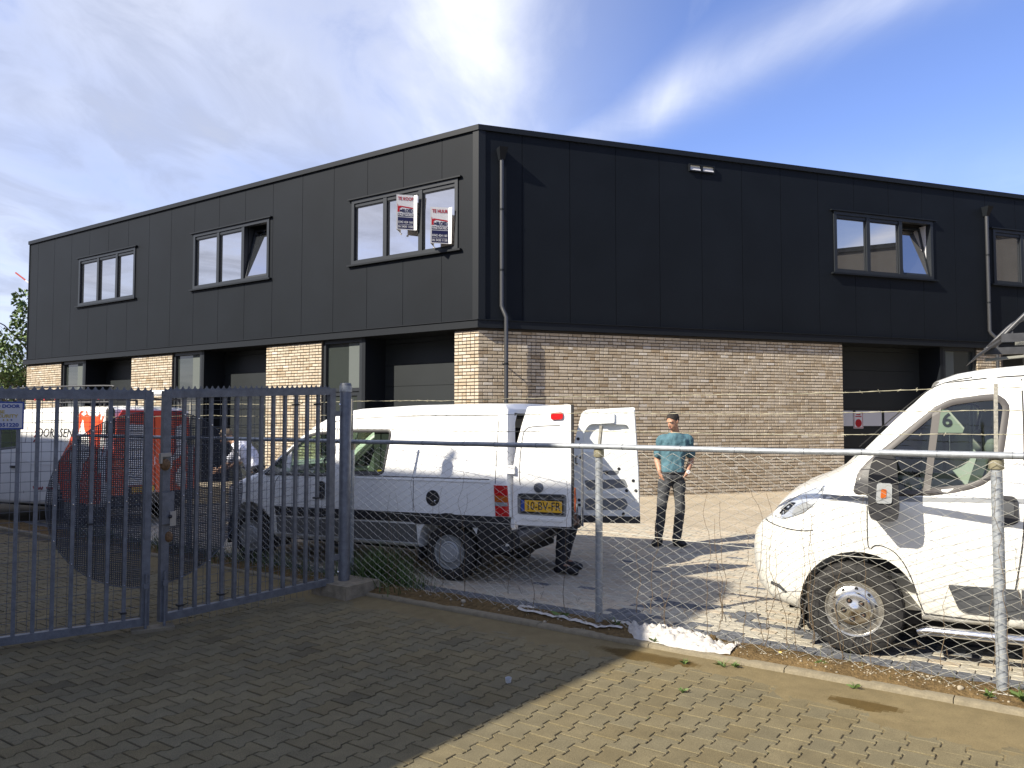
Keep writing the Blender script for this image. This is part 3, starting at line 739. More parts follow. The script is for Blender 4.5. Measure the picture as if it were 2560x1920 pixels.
# ================================================================== neighbouring hall behind the camera (throws the shade)
EV = -TV
def HB(l, z, back=0.0): return EV*l + NV*(-3.0) + UZ*z - SH*back
hall = thing('neighbouring_hall', 'low dark hall with a steep end roof across the yard, behind the viewer', 'building', (0, 0, 0))
sil = [(3.0, -0.05), (32, -0.05), (32, 7.0), (19.4, 8.28), (17.3, 8.48), (13, 8.44), (10.2, 8.38), (8.64, 8.53), (8.2, 8.64), (7.6, 8.62), (7.16, 8.16), (6.18, 6.60), (5.53, 5.25), (5.18, 4.53)]
mb = MB(); mb.prism(sil, lambda l, z: HB(l, z, 5.0), lambda l, z: HB(l, z, 0.0)); mb.build('wall', mat('hall_wall', (0.16, 0.13, 0.10), 0.9, vary=(2, 0.2)), hall)
mb = MB(); mb.tube([HB(9.40, 8.3, .05), HB(9.40, 8.60, .05), HB(9.35, 8.71, .05), HB(9.33, 8.765, .05)], [.062, .060, .060, .035], 10); mb.build('roof_vent', GALVD, hall)

oh = thing('opposite_hall', 'tall plain hall far to the right of the yard, mirrored dark in the upper windows', 'building', (33, 10.5, 0), math.radians(-21))
mb = MB(); mb.box(0, 14, -26, 22, -.1, 11.2); mb.build('wall', mat('hall_grey', (0.05, 0.05, 0.052), .8, vary=(1.5, .1)), oh)
mb = MB(); mb.box(-.12, 14.1, -26.1, 22.1, 11.203, 11.45); mb.build('roof_edge', CLADTRIM, oh)
# ================================================================== FENCE
FB = 5.69
fence = thing('chain_link_fence', 'galvanised chain-link fence with three strands of barbed wire between the paved yards', 'fence', (0, 0, 0))
rng = random.Random(11)
def wob(a, z, s=0): return 0.016*fbm(a*0.8, z*1.3, s)+0.006*fbm(a*3, z*3, s+5)
POSTS = [2.41, -0.41, -3.228, -6.17, -9.1, -12.0]
for a in POSTS:
    mb = MB(); p = AB(a, FB+.045); lean = rng.uniform(-.01, .01)
    top = 1.455
    mb.tube([p+UZ*-.1, p+TV*lean+UZ*top], 0.033 if a != -3.228 else .030, 14)
    po = mb.build('post', GALV, fence, smooth=50)
    mb = MB(); q = p+TV*lean; mb.lathe([(.040, top-.055), (.043, top-.05), (.043, top+.005), (.036, top+.012), (0, top+.012)], 14, Matrix.Translation((q.x, q.y, 0))); mb.build('post_cap', mat('cap_steel', (0.24, 0.22, 0.15), .6, .3, vary=(30, .2)), po, smooth=40)
    hgt = 1.93 if a != -3.228 else 1.66
    mb = MB(); mb.beam(q+UZ*(top), q+NV*-.01+TV*(.03 if a == -3.228 else 0.01)+UZ*hgt, .022, .022, up=NV)
    mb.build('post_extension', mat('lichen_steel', (0.23, 0.22, 0.19), .8, vary=[(60, .3), (200, .2)]), po)
rail = []
for a in np.linspace(POSTS[-1], 3.4, 46): rail.append(AB(a, FB, 1.487+0.010*fbm(a*.7, 1)))
mb = MB(); mb.tube(rail, 0.0215, 12); rl = mb.build('top_rail', GALV, fence, smooth=50)
for a in np.arange(-11.5, 3.2, 0.43):
    a = a+rng.uniform(-.08, .08); mb = MB(); mb.lathe([(.0215, -.002), (.0245, -.002), (.0245, .002), (.0215, .002)], 10, Matrix.Translation(AB(a, FB, 1.487+0.010*fbm(a*.7, 1))) @ TV.to_track_quat('Z', 'Y').to_matrix().to_4x4()); mb.build('wire_tie', GALVD, rl)
mb = MB(); mb.lathe([(.0215, -.045), (.026, -.045), (.026, .045), (.0215, .045)], 12, Matrix.Translation(AB(-.22, FB, 1.487)) @ TV.to_track_quat('Z', 'Y').to_matrix().to_4x4()); mb.build('rail_sleeve', GALVD, rl, smooth=40)
# chain link: interlocked zigzag wires
DW = 0.066
mb = MB()
def link_pt(i, k, ph):
    a = -12.2+i*DW+(DW/2 if ((k+i) % 2 == 0) else -DW/2)*0.98; z = 1.455-k*0.0345
    a += 0.006*fbm(a*5, z*5, 3); z += 0.008*fbm(a*1.7, z*3, 8) - 0.02*abs(math.sin(a*1.3))*(1 if z > 1.3 else .4)
    return AB(a, FB-.028+wob(a, z)+(.004 if (k+ph) % 2 else -.004), z)
for i in range(int(15.5/DW)):
    n = 42
    if 20 < i < 60 and rng.random() < .1: n = 41
    mb.tube([link_pt(i, k, i) for k in range(n)], 0.0025, 4, cap=False)
mb.build('wire_mesh', WIRE, fence, kind='stuff')
# straining wires and barbed wire
for z, sag in ((0.80, .012), (0.055, .01)):
    mb = MB(); mb.tube([AB(a, FB-.035+wob(a, z), z-sag*math.sin((a+12)*1.07)**2+.004*fbm(a*2, z)) for a in np.linspace(-12, 3.4, 120)], .0022, 5); mb.build('straining_wire', WIRE, fence)
for z in (1.615, 1.765, 1.905):
    pts = [AB(a, FB+.03+.004*fbm(a*4, z), z-.015*math.sin((a+.41)*1.11)**2+.007*fbm(a*2.5, z*5)) for a in np.linspace(-12, 3.4, 260)]
    mb = MB(); mb.tube(pts, .0023, 5, cap=False)
    mb.tube([p+UZ*.003*math.sin(i*2.1)+NV*.003*math.cos(i*2.1) for i, p in enumerate(pts)], .0018, 4, cap=False)
    for k in range(2, 258, 2):
        p = pts[k]+TV*rng.uniform(-.02, .02)
        for q in range(2):
            d = Vector((rng.uniform(-1, 1), rng.uniform(-1, 1), rng.uniform(-1, 1))).normalized()*.014; mb.tube([p-d, p+d], .0012, 3, cap=False)
    mb.build('barbed_wire', BARB, fence)
# dry climbing stems caught in the mesh
mb = MB()
for k in range(46):
    a = rng.choice([rng.uniform(-5.6, -3.4), rng.uniform(-3.0, -1.3), rng.uniform(-2.4, .9)]); z = rng.uniform(.0, .25); top = rng.uniform(.5, 1.42); pts = []
    while z < top:
        pts.append(AB(a, FB-.045+.02*math.sin(z*14+k), z)); z += .03; a += .016*fbm(z*4, k)+rng.uniform(-.007, .007)
    if len(pts) > 3: mb.tube(pts, [.0026*(1-.6*i/len(pts)) for i in range(len(pts))], 4, cap=False)
for k in range(90):
    a = rng.uniform(-5.6, 1.5); z = rng.uniform(.03, .30); pts = [AB(a+rng.uniform(-.05, .05)*i*.3, FB-.05+rng.uniform(-.02, .02), z+rng.uniform(-.04, .05)*i*.4) for i in range(5)]
    mb.tube(pts, .0016, 3, cap=False)
tag(mb.build('dry_vines', VINE, None, kind='stuff'), 'brown leafless stems tangled in the wire mesh of the fence', 'vines')

# ================================================================== GATE
GP = Vector((-1.66, 7.85, 0))
gp = thing('gate_post', 'thick round galvanised post on a concrete foot at the hinge side of the gate', 'post', GP)
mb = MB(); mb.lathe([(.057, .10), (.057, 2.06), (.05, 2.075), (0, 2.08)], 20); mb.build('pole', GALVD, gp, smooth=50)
mb = MB(); mb.box(-.22, .27, -.22, .22, -.05, .13, Matrix.Rotation(math.radians(-35), 4, 'Z')); mb.build('concrete_foot', mat('mossy_concrete', (0.20, 0.17, 0.12), .95, vary=[(14, .25)], bump=(60, .6, .01)), gp)
mb = MB(); mb.lathe([(.059, 1.99), (.062, 1.99), (.062, 2.05), (.059, 2.05)], 20); mb.build('collar', GALV, gp)
mb = MB(); mb.ball((-.045, -.05, .22), .012); mb.ball((-.045, -.05, 1.86), .012); mb.build('bolt', CHROME, gp)

def gate_leaf(name, label, P_m, P_f, zb_m, zt_m, zb_f, zt_f, nbar, right):
    """leaf from the meeting stile P_m to the far stile P_f"""
    root = thing(name, label, 'gate', P_m, 0, 'leaves of the steel double gate')
    d = (P_f-P_m); Wd = d.length; d.normalize(); n = d.cross(UZ)
    if n.y > 0: n = -n                                    # toward the viewer
    def G(w, z, o_=0.0):                                  # z: 0 bottom .. 1.9 top of frame
        f_ = w/Wd; zb = zb_m*(1-f_)+zb_f*f_; zt = zt_m*(1-f_)+zt_f*f_
        return d*w + n*o_ + UZ*(zb+(zt-zb)*z/1.9)
    def bx(mb, w0, w1, z0, z1, o0, o1): mb.hexa([G(w, z, o_) for z in (z0, z1) for w, o_ in ((w0, o1), (w1, o1), (w1, o0), (w0, o0))])
    FT = 0.062
    for nm, a in (('stile', (0, FT, 0, 1.9)), ('stile', (Wd-FT, Wd, 0, 1.9)), ('top_frame_rail', (FT+.001, Wd-FT-.001, 1.9-FT, 1.899)), ('bottom_frame_rail', (FT+.001, Wd-FT-.001, 0.001, FT))):
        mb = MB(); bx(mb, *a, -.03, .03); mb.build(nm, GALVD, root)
    sp = (Wd-2*FT)/(nbar+1)
    for k in range(nbar):
        w = FT+sp*(k+1); mb = MB(); bx(mb, w-.014, w+.014, FT-.01, 1.9-FT+.01, -.016, .016); mb.build('bar', GALVD, root)
    # scalloped anti-climb strip
    mb = MB(); N_ = int((Wd-.02)/.052); pr = [(0.004, 1.895)]
    top = []
    for k in range(N_):
        x0 = .01+k*.052
        top += [(x0, 1.936), (x0+.004, 1.936)]+[(x0+.026-.021*math.cos(t), 1.936-.026*math.sin(t)) for t in np.linspace(.15, math.pi-.15, 6)]+[(x0+.048, 1.936)]
    for k in range(len(top)-1):
        (xa, za), (xb, zb) = top[k], top[k+1]
        mb.add([G(xa, 1.895, .004), G(xb, 1.895, .004), G(xb, zb, .004), G(xa, za, .004), G(xa, 1.895, .001), G(xb, 1.895, .001), G(xb, zb, .001), G(xa, za, .001)], [[0, 1, 2, 3], [7, 6, 5, 4], [3, 2, 6, 7]])
    mb.build('scalloped_strip', GALVD, root)
    # welded wire mesh behind the bars
    mb = MB(); w = FT
    while w < Wd-FT: mb.tube([G(w, -.07 if right else .03, -.036), G(w, 1.87, -.036)], .0020, 4, cap=False); w += .0655
    z = .07
    while z < 1.86: mb.tube([G(FT*.5, z+.006*fbm(z, 1), -.040), G(Wd*.5, z, -.040), G(Wd-FT*.5, z, -.040)], .0020, 4, cap=False); z += .0755
    mb.build('welded_mesh', GALVD, root, kind='stuff')
    # half-round perforated guard plate around the lock
    mb = MB(); R_, zc_, p_ = .715, 1.015, .0150; hh = .0039
    K = int(R_/p_)+1
    for i in range(K):
        for j in range(-K, K):
            w0 = .064+i*p_; z0 = zc_+j*p_; cx, cz = w0+p_/2-.03, j*p_+p_/2
            if cx*cx+cz*cz > R_*R_: continue
            q = [(w0, z0), (w0+p_, z0), (w0+p_, z0+p_), (w0, z0+p_)]; c = (w0+p_/2, z0+p_/2); h_ = [(c[0]-hh, c[1]-hh), (c[0]+hh, c[1]-hh), (c[0]+hh, c[1]+hh), (c[0]-hh, c[1]+hh)]
            vs = [G(x, y, -.047) for x, y in q+h_]; mb.add(vs, [[0, 1, 5, 4], [1, 2, 6, 5], [2, 3, 7, 6], [3, 0, 4, 7]])
    ark = [G(.03+R_*math.cos(t), zc_+R_*math.sin(t), -.047) for t in np.linspace(-math.pi/2, math.pi/2, 40)]
    gpn = mb.build('perforated_guard_plate', mat('guard_steel', (0.055, 0.058, 0.068), .6, .3), root, merge=False)
    mb = MB(); mb.tube(ark, .004, 5); mb.build('plate_rim', GALVD, gpn)
    for k in range(nbar):
        w = FT+sp*(k+1)
        if w-.03 > R_: break
        hz_ = math.sqrt(max(0, R_**2-(w-.03)**2))
        for z in (zc_+hz_*.97, zc_, zc_-hz_*.97):
            mb = MB(); q = G(w, z, .019); mb.ball(q, .0065, n=8); mb.build('rivet', CHROME, gpn)
    # cable ties
    r2 = random.Random(5 if right else 6)
    for k in range(5):
        w = FT+sp*r2.randint(1, nbar); z = r2.choice([.12, 1.72, 1.75, .1, .85]); mb = MB(); bx(mb, w-.022, w+.022, z-.008, z+.008, -.045, .021); mb.tube([G(w+.02, z, .02), G(w+.045, z+.02, .05)], .003, 4); mb.build('cable_tie', INK, root)
    # drop bolt
    mb = MB(); zb = zb_m; b0 = G(.03, .42, .045); mb.tube([b0, Vector((b0.x, b0.y, -.01))], .011, 8); bx(mb, .01, .05, .30, .34, .03, .06); mb.build('drop_bolt', GALVD, root)
    return root, G, bx
PM_R, PM_L = Vector((-2.905, 6.545, 0)), Vector((-2.965, 6.50, 0))
ring_dir = Vector((-1.755, 7.76, 0))-PM_R
lf, G, bx = gate_leaf('gate_leaf', 'right leaf of the grey steel gate, hinged on the round post, with lock box', PM_R, Vector((-1.755, 7.76, 0)), .05, 1.95, .11, 2.02, 12, True)
mb = MB(); bx(mb, -.012, .085, .80, 1.06, .031, .062); lk = mb.build('lock_case', GALVD, lf)
mb = MB(); bx(mb, .05, .10, .78, .90, .063, .072); mb.build('latch_plate', mat('worn_steel', (0.32, 0.30, 0.26), .5, .4), lk)
mb = MB(); q = G(.05, .86, .075); mb.ball(q, .016); mb.build('keyhole', INK, lk)
mb = MB(); bx(mb, -.035, .05, 1.355, 1.385, .031, .075); bx(mb, -.035, -.02, 1.30, 1.355, .031, .07); mb.build('latch_bracket', mat('worn_steel', (0.32, 0.30, 0.26), .5, .4), lf)
mb = MB(); q = G(.005, 1.29, .06); mb.ball(q, .045, .03, .05); mb.build('padlock', mat('rusty_brass', (0.16, 0.09, 0.04), .7, .3, vary=(60, .4)), lf)
mb = MB(); q = G(.055, .69, .04); mb.ball(q, .035, .02, .045); mb.build('lock_cylinder', mat('rusty_brass', (0.16, 0.09, 0.04), .7), lf)
for z in (.25, 1.65):
    mb = MB(); w_ = (Vector((-1.755, 7.76, 0))-PM_R).length; bx(mb, w_-.02, w_+.07, z-.025, z+.025, -.02, .02); mb.build('hinge', GALVD, lf)
lf2, G2, bx2 = gate_leaf('gate_leaf', 'left leaf of the grey steel gate, carrying the blue and white security sign', PM_L, PM_L+Vector((-.829, -.559, 0))*1.75, .04, 1.94, .025, 1.92, 12, False)
mb = MB(); bx2(mb, .004, .05, .7, 1.30, .031, .040); mb.build('stop_plate', GALVD, lf2)
# concrete stop in the pavement under the meeting stiles
mb = MB(); mb.box(-.16, .16, -.08, .08, -.02, .022); gs = mb.build('gate_stop', CONC); gs.location = (-2.93, 6.50, 0); gs.rotation_euler = (0, 0, math.radians(30)); tag(gs, 'flat concrete block set in the pavers under the meeting gate leaves', 'gate stop')

# security sign tied to the left leaf
def leaf_sign():
    d = Vector((-.829, -.559, 0)); r = -d; n = r.cross(UZ)
    w_r = 0.905                                            # right edge, measured from the meeting stile
    org = d*w_r
    t = thing('security_sign', 'white sign with blue edge about guarding, tied to the left gate leaf', 'sign', PM_L)
    def Q(x, z, o_=.022): return org + r*(x-.33)*1.0 + n*o_ + UZ*z
    z0, z1 = 1.635, 1.845
    mb = MB(); mb.hexa([Q(x, z, o_) for z in (z0, z1) for x, o_ in ((0, .024), (.33, .024), (.33, .020), (0, .020))]); mb.build('plate', SIGNBL, t)
    mb = MB(); mb.hexa([Q(x, z, o_) for z in (z0+.012, z1-.012) for x, o_ in ((.012, .0255), (.318, .0255), (.318, .0245), (.012, .0245))]); mb.build('white_face', SIGNW, t)
    T = lambda b, x, z, s, m, al='RIGHT', bold=.0015, sx=1.1: text(b, t, Q(x, z, .0265), r, UZ, s, m, al, sx, bold)
    T('BEVEILIGD DOOR', .300, z1-.036, .034, SIGNBL)
    T('GLOBE', .205, z1-.079, .032, SIGNY, 'RIGHT', .001); T('SECURITY', .290, z1-.110, .034, SIGNY, 'RIGHT', .001)
    for x, m in ((.20, SIGNY), (.225, SIGNY), (.25, SIGNBL)):
        mb = MB(); q = Q(x, z1-.138, .0265); mb.ball(q, .006, n=8); mb.build('dot_mark', m, t)
    T('0342 - 351220', .297, z0+.033, .038, SIGNBL)
leaf_sign()
# ================================================================== VANS
def dist_poly(P, poly):
    A = np.array(poly); B = np.roll(A, -1, 0); D = B-A; L2 = (D**2).sum(1)+1e-12
    P = np.asarray(P)[:, None, :]; t = np.clip(((P-A)*D).sum(2)/L2, 0, 1)
    return np.sqrt((((A+D*t[..., None])-P)**2).sum(2)).min(1)
def inside(p, poly):
    x, y = p; c = False; n = len(poly)
    for i in range(n):
        x1, y1 = poly[i]; x2, y2 = poly[(i+1) % n]
        if (y1 > y) != (y2 > y) and x < (x2-x1)*(y-y1)/(y2-y1)+x1: c = not c
    return c
def resample(poly, d):
    o = []
    n = len(poly)
    for i in range(n):
        a = Vector(poly[i]); b = Vector(poly[(i+1) % n]); k = max(1, int((b-a).length/d))
        o += [tuple(a.lerp(b, j/k)) for j in range(k)]
    return o
def cdt(poly, step, rings=()):
    """triangulate a polygon with interior points; returns verts, faces (boundary first)"""
    n = len(poly); pts = [Vector(p) for p in poly]
    xs = [p[0] for p in poly]; ys = [p[1] for p in poly]
    cand = []
    for r in rings:
        o = offset_poly(poly, -r)
        cand += [(p, r*0.8) for p in o]
    x = min(xs)+step/2
    row = 0
    while x < max(xs):
        y = min(ys)+step/2*(1+row % 2)
        while y < max(ys): cand.append(((x, y), max(rings)+step*.4 if rings else step*.45)); y += step
        x += step; row += 1
    if cand:
        D = dist_poly([c[0] for c in cand], poly)
        pts += [Vector(c[0]) for c, d in zip(cand, D) if d >= c[1]*.98 and inside(c[0], poly)]
    v, e, f, *_ = delaunay_2d_cdt(pts, [], [list(range(n))], 1, 1e-5)
    return [tuple(q) for q in v], [list(q) for q in f]

class Body:
    """van shell: side outline in x-z, half width W(x, z), edges rounded with radius rr"""
    def __init__(s, outline, W0, rr, crown=0.02):
        s.out = resample(outline, 0.07); s.W0 = W0; s.rr = rr; s.crown = crown
    def W(s, P):
        D = dist_poly(P, s.out); o = []
        for (x, z), d in zip(P, D):
            r = s.rr(x, z); k = max(0.0, r-d)
            o.append(s.W0(x, z)-(r-math.sqrt(max(0, r*r-k*k))))
        return o
    def solid(s, inset=0.0, poly=None, step=0.09, walls=0.0):
        out_ = poly if poly is not None else s.out
        rings = (.012, .035, .07, .12) if not inset and poly is None else ()
        v, f = cdt(out_, step, rings); w = [q-inset for q in s.W(v)]
        nv = len(v); nb = len(out_)
        vs = [(x, w_, z) for (x, z), w_ in zip(v, w)]+[(x, -w_, z) for (x, z), w_ in zip(v, w)]
        fs = [q for q in f]
        # orientation
        a, b, c = (Vector((v[i][0], v[i][1])) for i in f[0]); ccw = (b-a).x*(c-a).y-(b-a).y*(c-a).x > 0
        F = []
        for q in fs: F.append(q[::-1] if ccw else q); F.append([i+nv for i in (q if ccw else q[::-1])])
        # rim across the vehicle
        S = 8; idx = []
        ars = sum(out_[i][0]*out_[(i+1) % nb][1]-out_[(i+1) % nb][0]*out_[i][1] for i in range(nb)); sg = 1 if ars > 0 else -1
        for i in range(nb):
            p = Vector(out_[i-1]); q = Vector(out_[(i+1) % nb]); t = (q-p).normalized(); n = Vector((t.y, -t.x))*sg
            row = [i]
            for k in range(1, S):
                u = 1-2*k/S; cr = s.crown*(1-u*u) if out_[i][1] > .9 and poly is None else 0
                vs.append((out_[i][0]+n.x*cr, w[i]*u, out_[i][1]+n.y*cr)); row.append(len(vs)-1)
            row.append(i+nv); idx.append(row)
        for i in range(nb):
            j = (i+1) % nb
            for k in range(S): F.append([idx[i][k], idx[j][k], idx[j][k+1], idx[i][k+1]])
        mb = MB(); mb.add(vs, F); return mb
    def cutprism(s, poly, y0, y1):
        mb = MB(); mb.prism(poly, lambda x, z: (x, y0, z), lambda x, z: (x, y1, z)); return mb
    def patch(s, poly, off=0.004, depth=0.02, step=0.08, side=1, res=0.06):
        poly = resample(poly, res); v, f = cdt(poly, step); w = s.W(v); nb = len(poly); nv = len(v)
        vs = [(x, (w_+off)*side, z) for (x, z), w_ in zip(v, w)]; a, b, c = (Vector(v[i]) for i in f[0]); ccw = (b-a).x*(c-a).y-(b-a).y*(c-a).x > 0
        F = [(q[::-1] if ccw == (side > 0) else q) for q in f]
        vs += [(poly[i][0], (w[i]+off-depth)*side, poly[i][1]) for i in range(nb)]
        for i in range(nb): j = (i+1) % nb; F.append([i, j, nv+j, nv+i])
        mb = MB(); mb.add(vs, F); return mb
    def ring(s, poly, wd, off=0.005, side=1):
        poly = resample(poly, .05); o = offset_poly(poly, wd); mid = offset_poly(poly, wd*.5); inn = offset_poly(poly, -.018); w1 = s.W(inn); w2 = s.W(o); wm = s.W(mid); n = len(poly)
        vs = [(p[0], (w-.006)*side, p[1]) for p, w in zip(inn, w1)]+[(p[0], (w+off)*side, p[1]) for p, w in zip(mid, wm)]+[(p[0], (w-.004)*side, p[1]) for p, w in zip(o, w2)]
        F = []
        for i in range(n):
            j = (i+1) % n; F += [[i, j, n+j, n+i], [n+i, n+j, 2*n+j, 2*n+i]]
        mb = MB(); mb.add(vs, F); return mb
    def seam(s, line, wd=.007, off=.0016, side=1):
        line = [Vector(p) for p in line]; L_, R_ = [], []
        for i, p in enumerate(line):
            d = (line[min(i+1, len(line)-1)]-line[max(0, i-1)]).normalized(); n = Vector((-d.y, d.x))*wd/2; L_.append(tuple(p+n)); R_.append(tuple(p-n))
        w1 = s.W(L_); w2 = s.W(R_); n = len(line)
        mb = MB(); mb.add([(p[0], (w+off)*side, p[1]) for p, w in zip(L_, w1)]+[(p[0], (w+off)*side, p[1]) for p, w in zip(R_, w2)], [[i, i+1, n+i+1, n+i] for i in range(n-1)]); return mb
def boolean(mb, cutters, mats, name='body'):
    me = mb.mesh(name, mats, merge=True); o = bpy.data.objects.new(name, me); COL.objects.link(o); tmp = []
    for c in cutters:
        cm = c.mesh('cutter', DARK, merge=True); co = bpy.data.objects.new('cutter', cm); COL.objects.link(co); tmp.append(co)
        md = o.modifiers.new('cut', 'BOOLEAN'); md.operation = 'DIFFERENCE'; md.object = co; md.solver = 'EXACT'
    r = baked(o)
    if len(r.polygons) < 30: print('BOOLEAN EMPTY', name, len(r.polygons))
    for c in tmp: bpy.data.objects.remove(c)
    bpy.data.objects.remove(o)
    return r
def interp(tbl, x):
    if x <= tbl[0][0]: return tbl[0][1]
    for (a, b), (c, d) in zip(tbl[:-1], tbl[1:]):
        if x <= c: return b+(d-b)*(x-a)/(c-a)
    return tbl[-1][1]
def fine(pts, k=6, closed=False):
    """Catmull-Rom through the points"""
    o = []; n = len(pts); P = [Vector(p) for p in pts]
    for i in range(n if closed else n-1):
        a, b, c, d = (P[(i-1) % n] if closed or i else P[0]*2-P[1]), P[i], P[(i+1) % n], (P[(i+2) % n] if closed or i+2 < n else P[-1]*2-P[-2])
        for j in range(k):
            t = j/k; o.append(tuple(0.5*((2*b)+(c-a)*t+(2*a-5*b+4*c-d)*t*t+(3*b-a-3*c+d)*t**3)))
    if not closed: o.append(tuple(P[-1]))
    return o
def Rx(y, side): return Matrix.Translation((0, y, 0)) @ Matrix.Rotation(math.radians(-90*side), 4, 'X')
def wheel(root, x, y, z, R_, wd, rimr, style, name='wheel'):
    side = 1 if y > 0 else -1
    M = Matrix.Translation((x, y, z)) @ Matrix.Rotation(math.radians(-90*side), 4, 'X')     # local +z points outward
    mb = MB(); h = wd/2
    prof = [(rimr-.01, -wd), (R_-.05, -wd), (R_-.012, -wd+.02), (R_, -wd+.05), (R_, -.05), (R_-.012, -.018), (R_-.045, .0), (R_-.075, .004), (rimr+.018, -.004), (rimr+.004, -.016), (rimr-.006, -.03)]
    mb.lathe(prof, 48, M); w = mb.build(name, RUBBER, root, smooth=40)
    mb = MB()
    for k in range(40):         # tread blocks
        a = 2*math.pi*k/40
        for q in (-.06, -.12, -.17):
            if -q > wd-.02: continue
            c = M @ Vector(((R_+.001)*math.cos(a+q), (R_+.001)*math.sin(a+q), q)); mb.box(-.012, .012, -.016, .016, -.003, .003, Matrix.Translation(c) @ M.to_3x3().to_4x4() @ Matrix.Rotation(a+q, 4, 'Z') @ Matrix.Rotation(math.pi/2, 4, 'Y'))
    mb.build('tread', RUBBER, w)
    mb = MB()
    if style == 'steel':
        mb.lathe([(rimr+.006, -.012), (rimr+.008, -.003), (rimr-.004, -.005), (rimr-.014, -.035), (rimr*.90, -.050), (rimr*.885, -.040), (rimr*.84, -.012), (rimr*.76, -.004), (rimr*.66, .002), (rimr*.60, .002)], 44, M); rm = mb.build('rim', mat('bright_rim', (0.50, 0.49, 0.46), .26, .9, vary=[(30, .25)]), w, smooth=35)
        for k in range(10):
            a = 2*math.pi*(k+.3)/10; mb = MB(); mb.lathe([(.0125, -.004), (.0125, .0015), (0, .0015)], 12, M @ Matrix.Translation((rimr*.765*math.cos(a), rimr*.765*math.sin(a), -.0035))); mb.build('vent_hole', DARK, rm)
        mb = MB(); mb.lathe([(rimr*.64, .001), (rimr*.65, .014), (rimr*.60, .024), (rimr*.46, .028), (rimr*.2, .025), (rimr*.13, .031), (0, .032)], 36, M); hc = mb.build('hub_cap', CHROME, w, smooth=30)
        for k in range(5):
            a = 2*math.pi*(k+.1)/5; c = M @ Matrix.Translation((rimr*.36*math.cos(a), rimr*.36*math.sin(a), .0285))
            mb = MB(); mb.lathe([(.021, -.006), (.021, .0006), (0, .0006)], 14, c); lh = mb.build('lug_recess', DARK, hc)
            mb = MB(); mb.lathe([(.010, -.004), (.010, .006), (0, .008)], 6, c); mb.build('lug_nut', mat('rusty_nut', (0.12, 0.075, 0.05), .7, .4), hc)
    else:
        mb.lathe([(rimr+.006, -.012), (rimr+.006, -.004), (rimr-.01, -.008), (rimr-.025, -.045), (rimr-.045, -.05), (rimr*.66, -.02), (rimr*.62, -.022), (0, -.022)], 40, M); rm = mb.build('rim', RIMM, w, smooth=35)
        for k in range(12):
            a = 2*math.pi*k/12; mb = MB(); mb.lathe([(.013, -.001), (.013, .0012), (0, .0012)], 10, M @ Matrix.Translation((rimr*.77*math.cos(a), rimr*.77*math.sin(a), -.033)) @ Matrix.Rotation(a, 4, 'Z') @ Matrix.Rotation(-.4, 4, 'Y')); mb.build('vent_hole', DARK, rm)
        mb = MB(); mb.lathe([(rimr*.64, -.021), (rimr*.645, -.006), (rimr*.58, .006), (rimr*.50, .002), (rimr*.47, .010), (0, .014)], 32, M); mb.build('hub_cap', mat('grey_hubcap', (0.30, 0.31, 0.31), .5, .1), w, smooth=30)
    return w
def van_root(name, label, O, ang): return thing(name, label, 'van', (O[0], O[1], 0), math.atan2(math.cos(ang), -math.sin(ang)))
def arch_cut(x, z, r, y0, y1, zlow=-.2):
    pl = [(x+r, zlow), (x+r, z)]+[(x+r*math.cos(t), z+r*math.sin(t)) for t in np.linspace(.15, math.pi-.15, 16)]+[(x-r, z), (x-r, zlow)]
    mb = MB(); mb.prism(pl, lambda u, v: (u, y0, v), lambda u, v: (u, y1, v)); return mb
def liner(root, x, z, r, yo, yi, side):
    """dark wheel-house lining"""
    mb = MB(); pl = [(x+r, .18)]+[(x+r*math.cos(t), z+r*math.sin(t)) for t in np.linspace(0, math.pi, 18)]+[(x-r, .18)]
    n = len(pl); vs = [(p[0], yo*side, p[1]) for p in pl]+[(p[0], yi*side, p[1]) for p in pl]
    mb.add(vs, [[i, i+1, n+i+1, n+i] for i in range(n-1)]+[list(range(n, 2*n))]); mb.build('wheel_liner', BLKPL, root)

# ------------------------------------------------------------------ large white van in front, right
D_ANG = math.radians(64)
duc = van_root('panel_van', 'large white van with roof rack, cut by the right edge, nose toward the man', (2.922, 6.683), D_ANG)
D_OUT = [(-4.3, .30), (.02, .285), (.40, .265), (.60, .30), (.72, .38), (.775, .52), (.785, .68), (.76, .80), (.69, .895), (.60, .955), (.575, .99), (.535, 1.05), (.46, 1.118), (.36, 1.178), (.20, 1.245), (.08, 1.315), (-.02, 1.415), (-.10, 1.50), (-.30, 1.715), (-.50, 1.915), (-.60, 1.995), (-.73, 2.045), (-.90, 2.075), (-1.15, 2.095), (-1.6, 2.11), (-4.2, 2.12), (-4.33, 2.0), (-4.35, .6)]
def D_W0(x, z):
    w = 1.0
    if z > 1.12: w -= (z-1.12)*.17
    if z < .50: w -= (.50-z)*.14
    if x > .12:
        t = min(1, (x-.12)/.70); w -= .50*t**3.2+.03*t
    if z > 1.2 and x > -.9: w -= .05*max(0, min(1, (x+.9)/.9))
    return w
dB = Body(D_OUT, D_W0, lambda x, z: .16 if z > 1.0 else (.11 if x > .3 else .06), crown=.02)
WINR = [(-.012, 1.185), (-.035, 1.30), (-.10, 1.395), (-.28, 1.55), (-.55, 1.795), (-.65, 1.85), (-.83, 1.878), (-.955, 1.885), (-1.015, 1.81), (-.965, 1.50), (-.915, 1.335), (-.84, 1.262), (-.74, 1.218), (-.55, 1.19), (-.41, 1.172), (-.05, 1.165)]
WIN_O = rounded(offset_poly(WINR, -.022), .035, 2)
cab = [(-1.12, .55), (-.10, .55), (.02, 1.20), (-.10, 1.42), (-.32, 1.64), (-.52, 1.83), (-.66, 1.94), (-1.12, 2.0)]
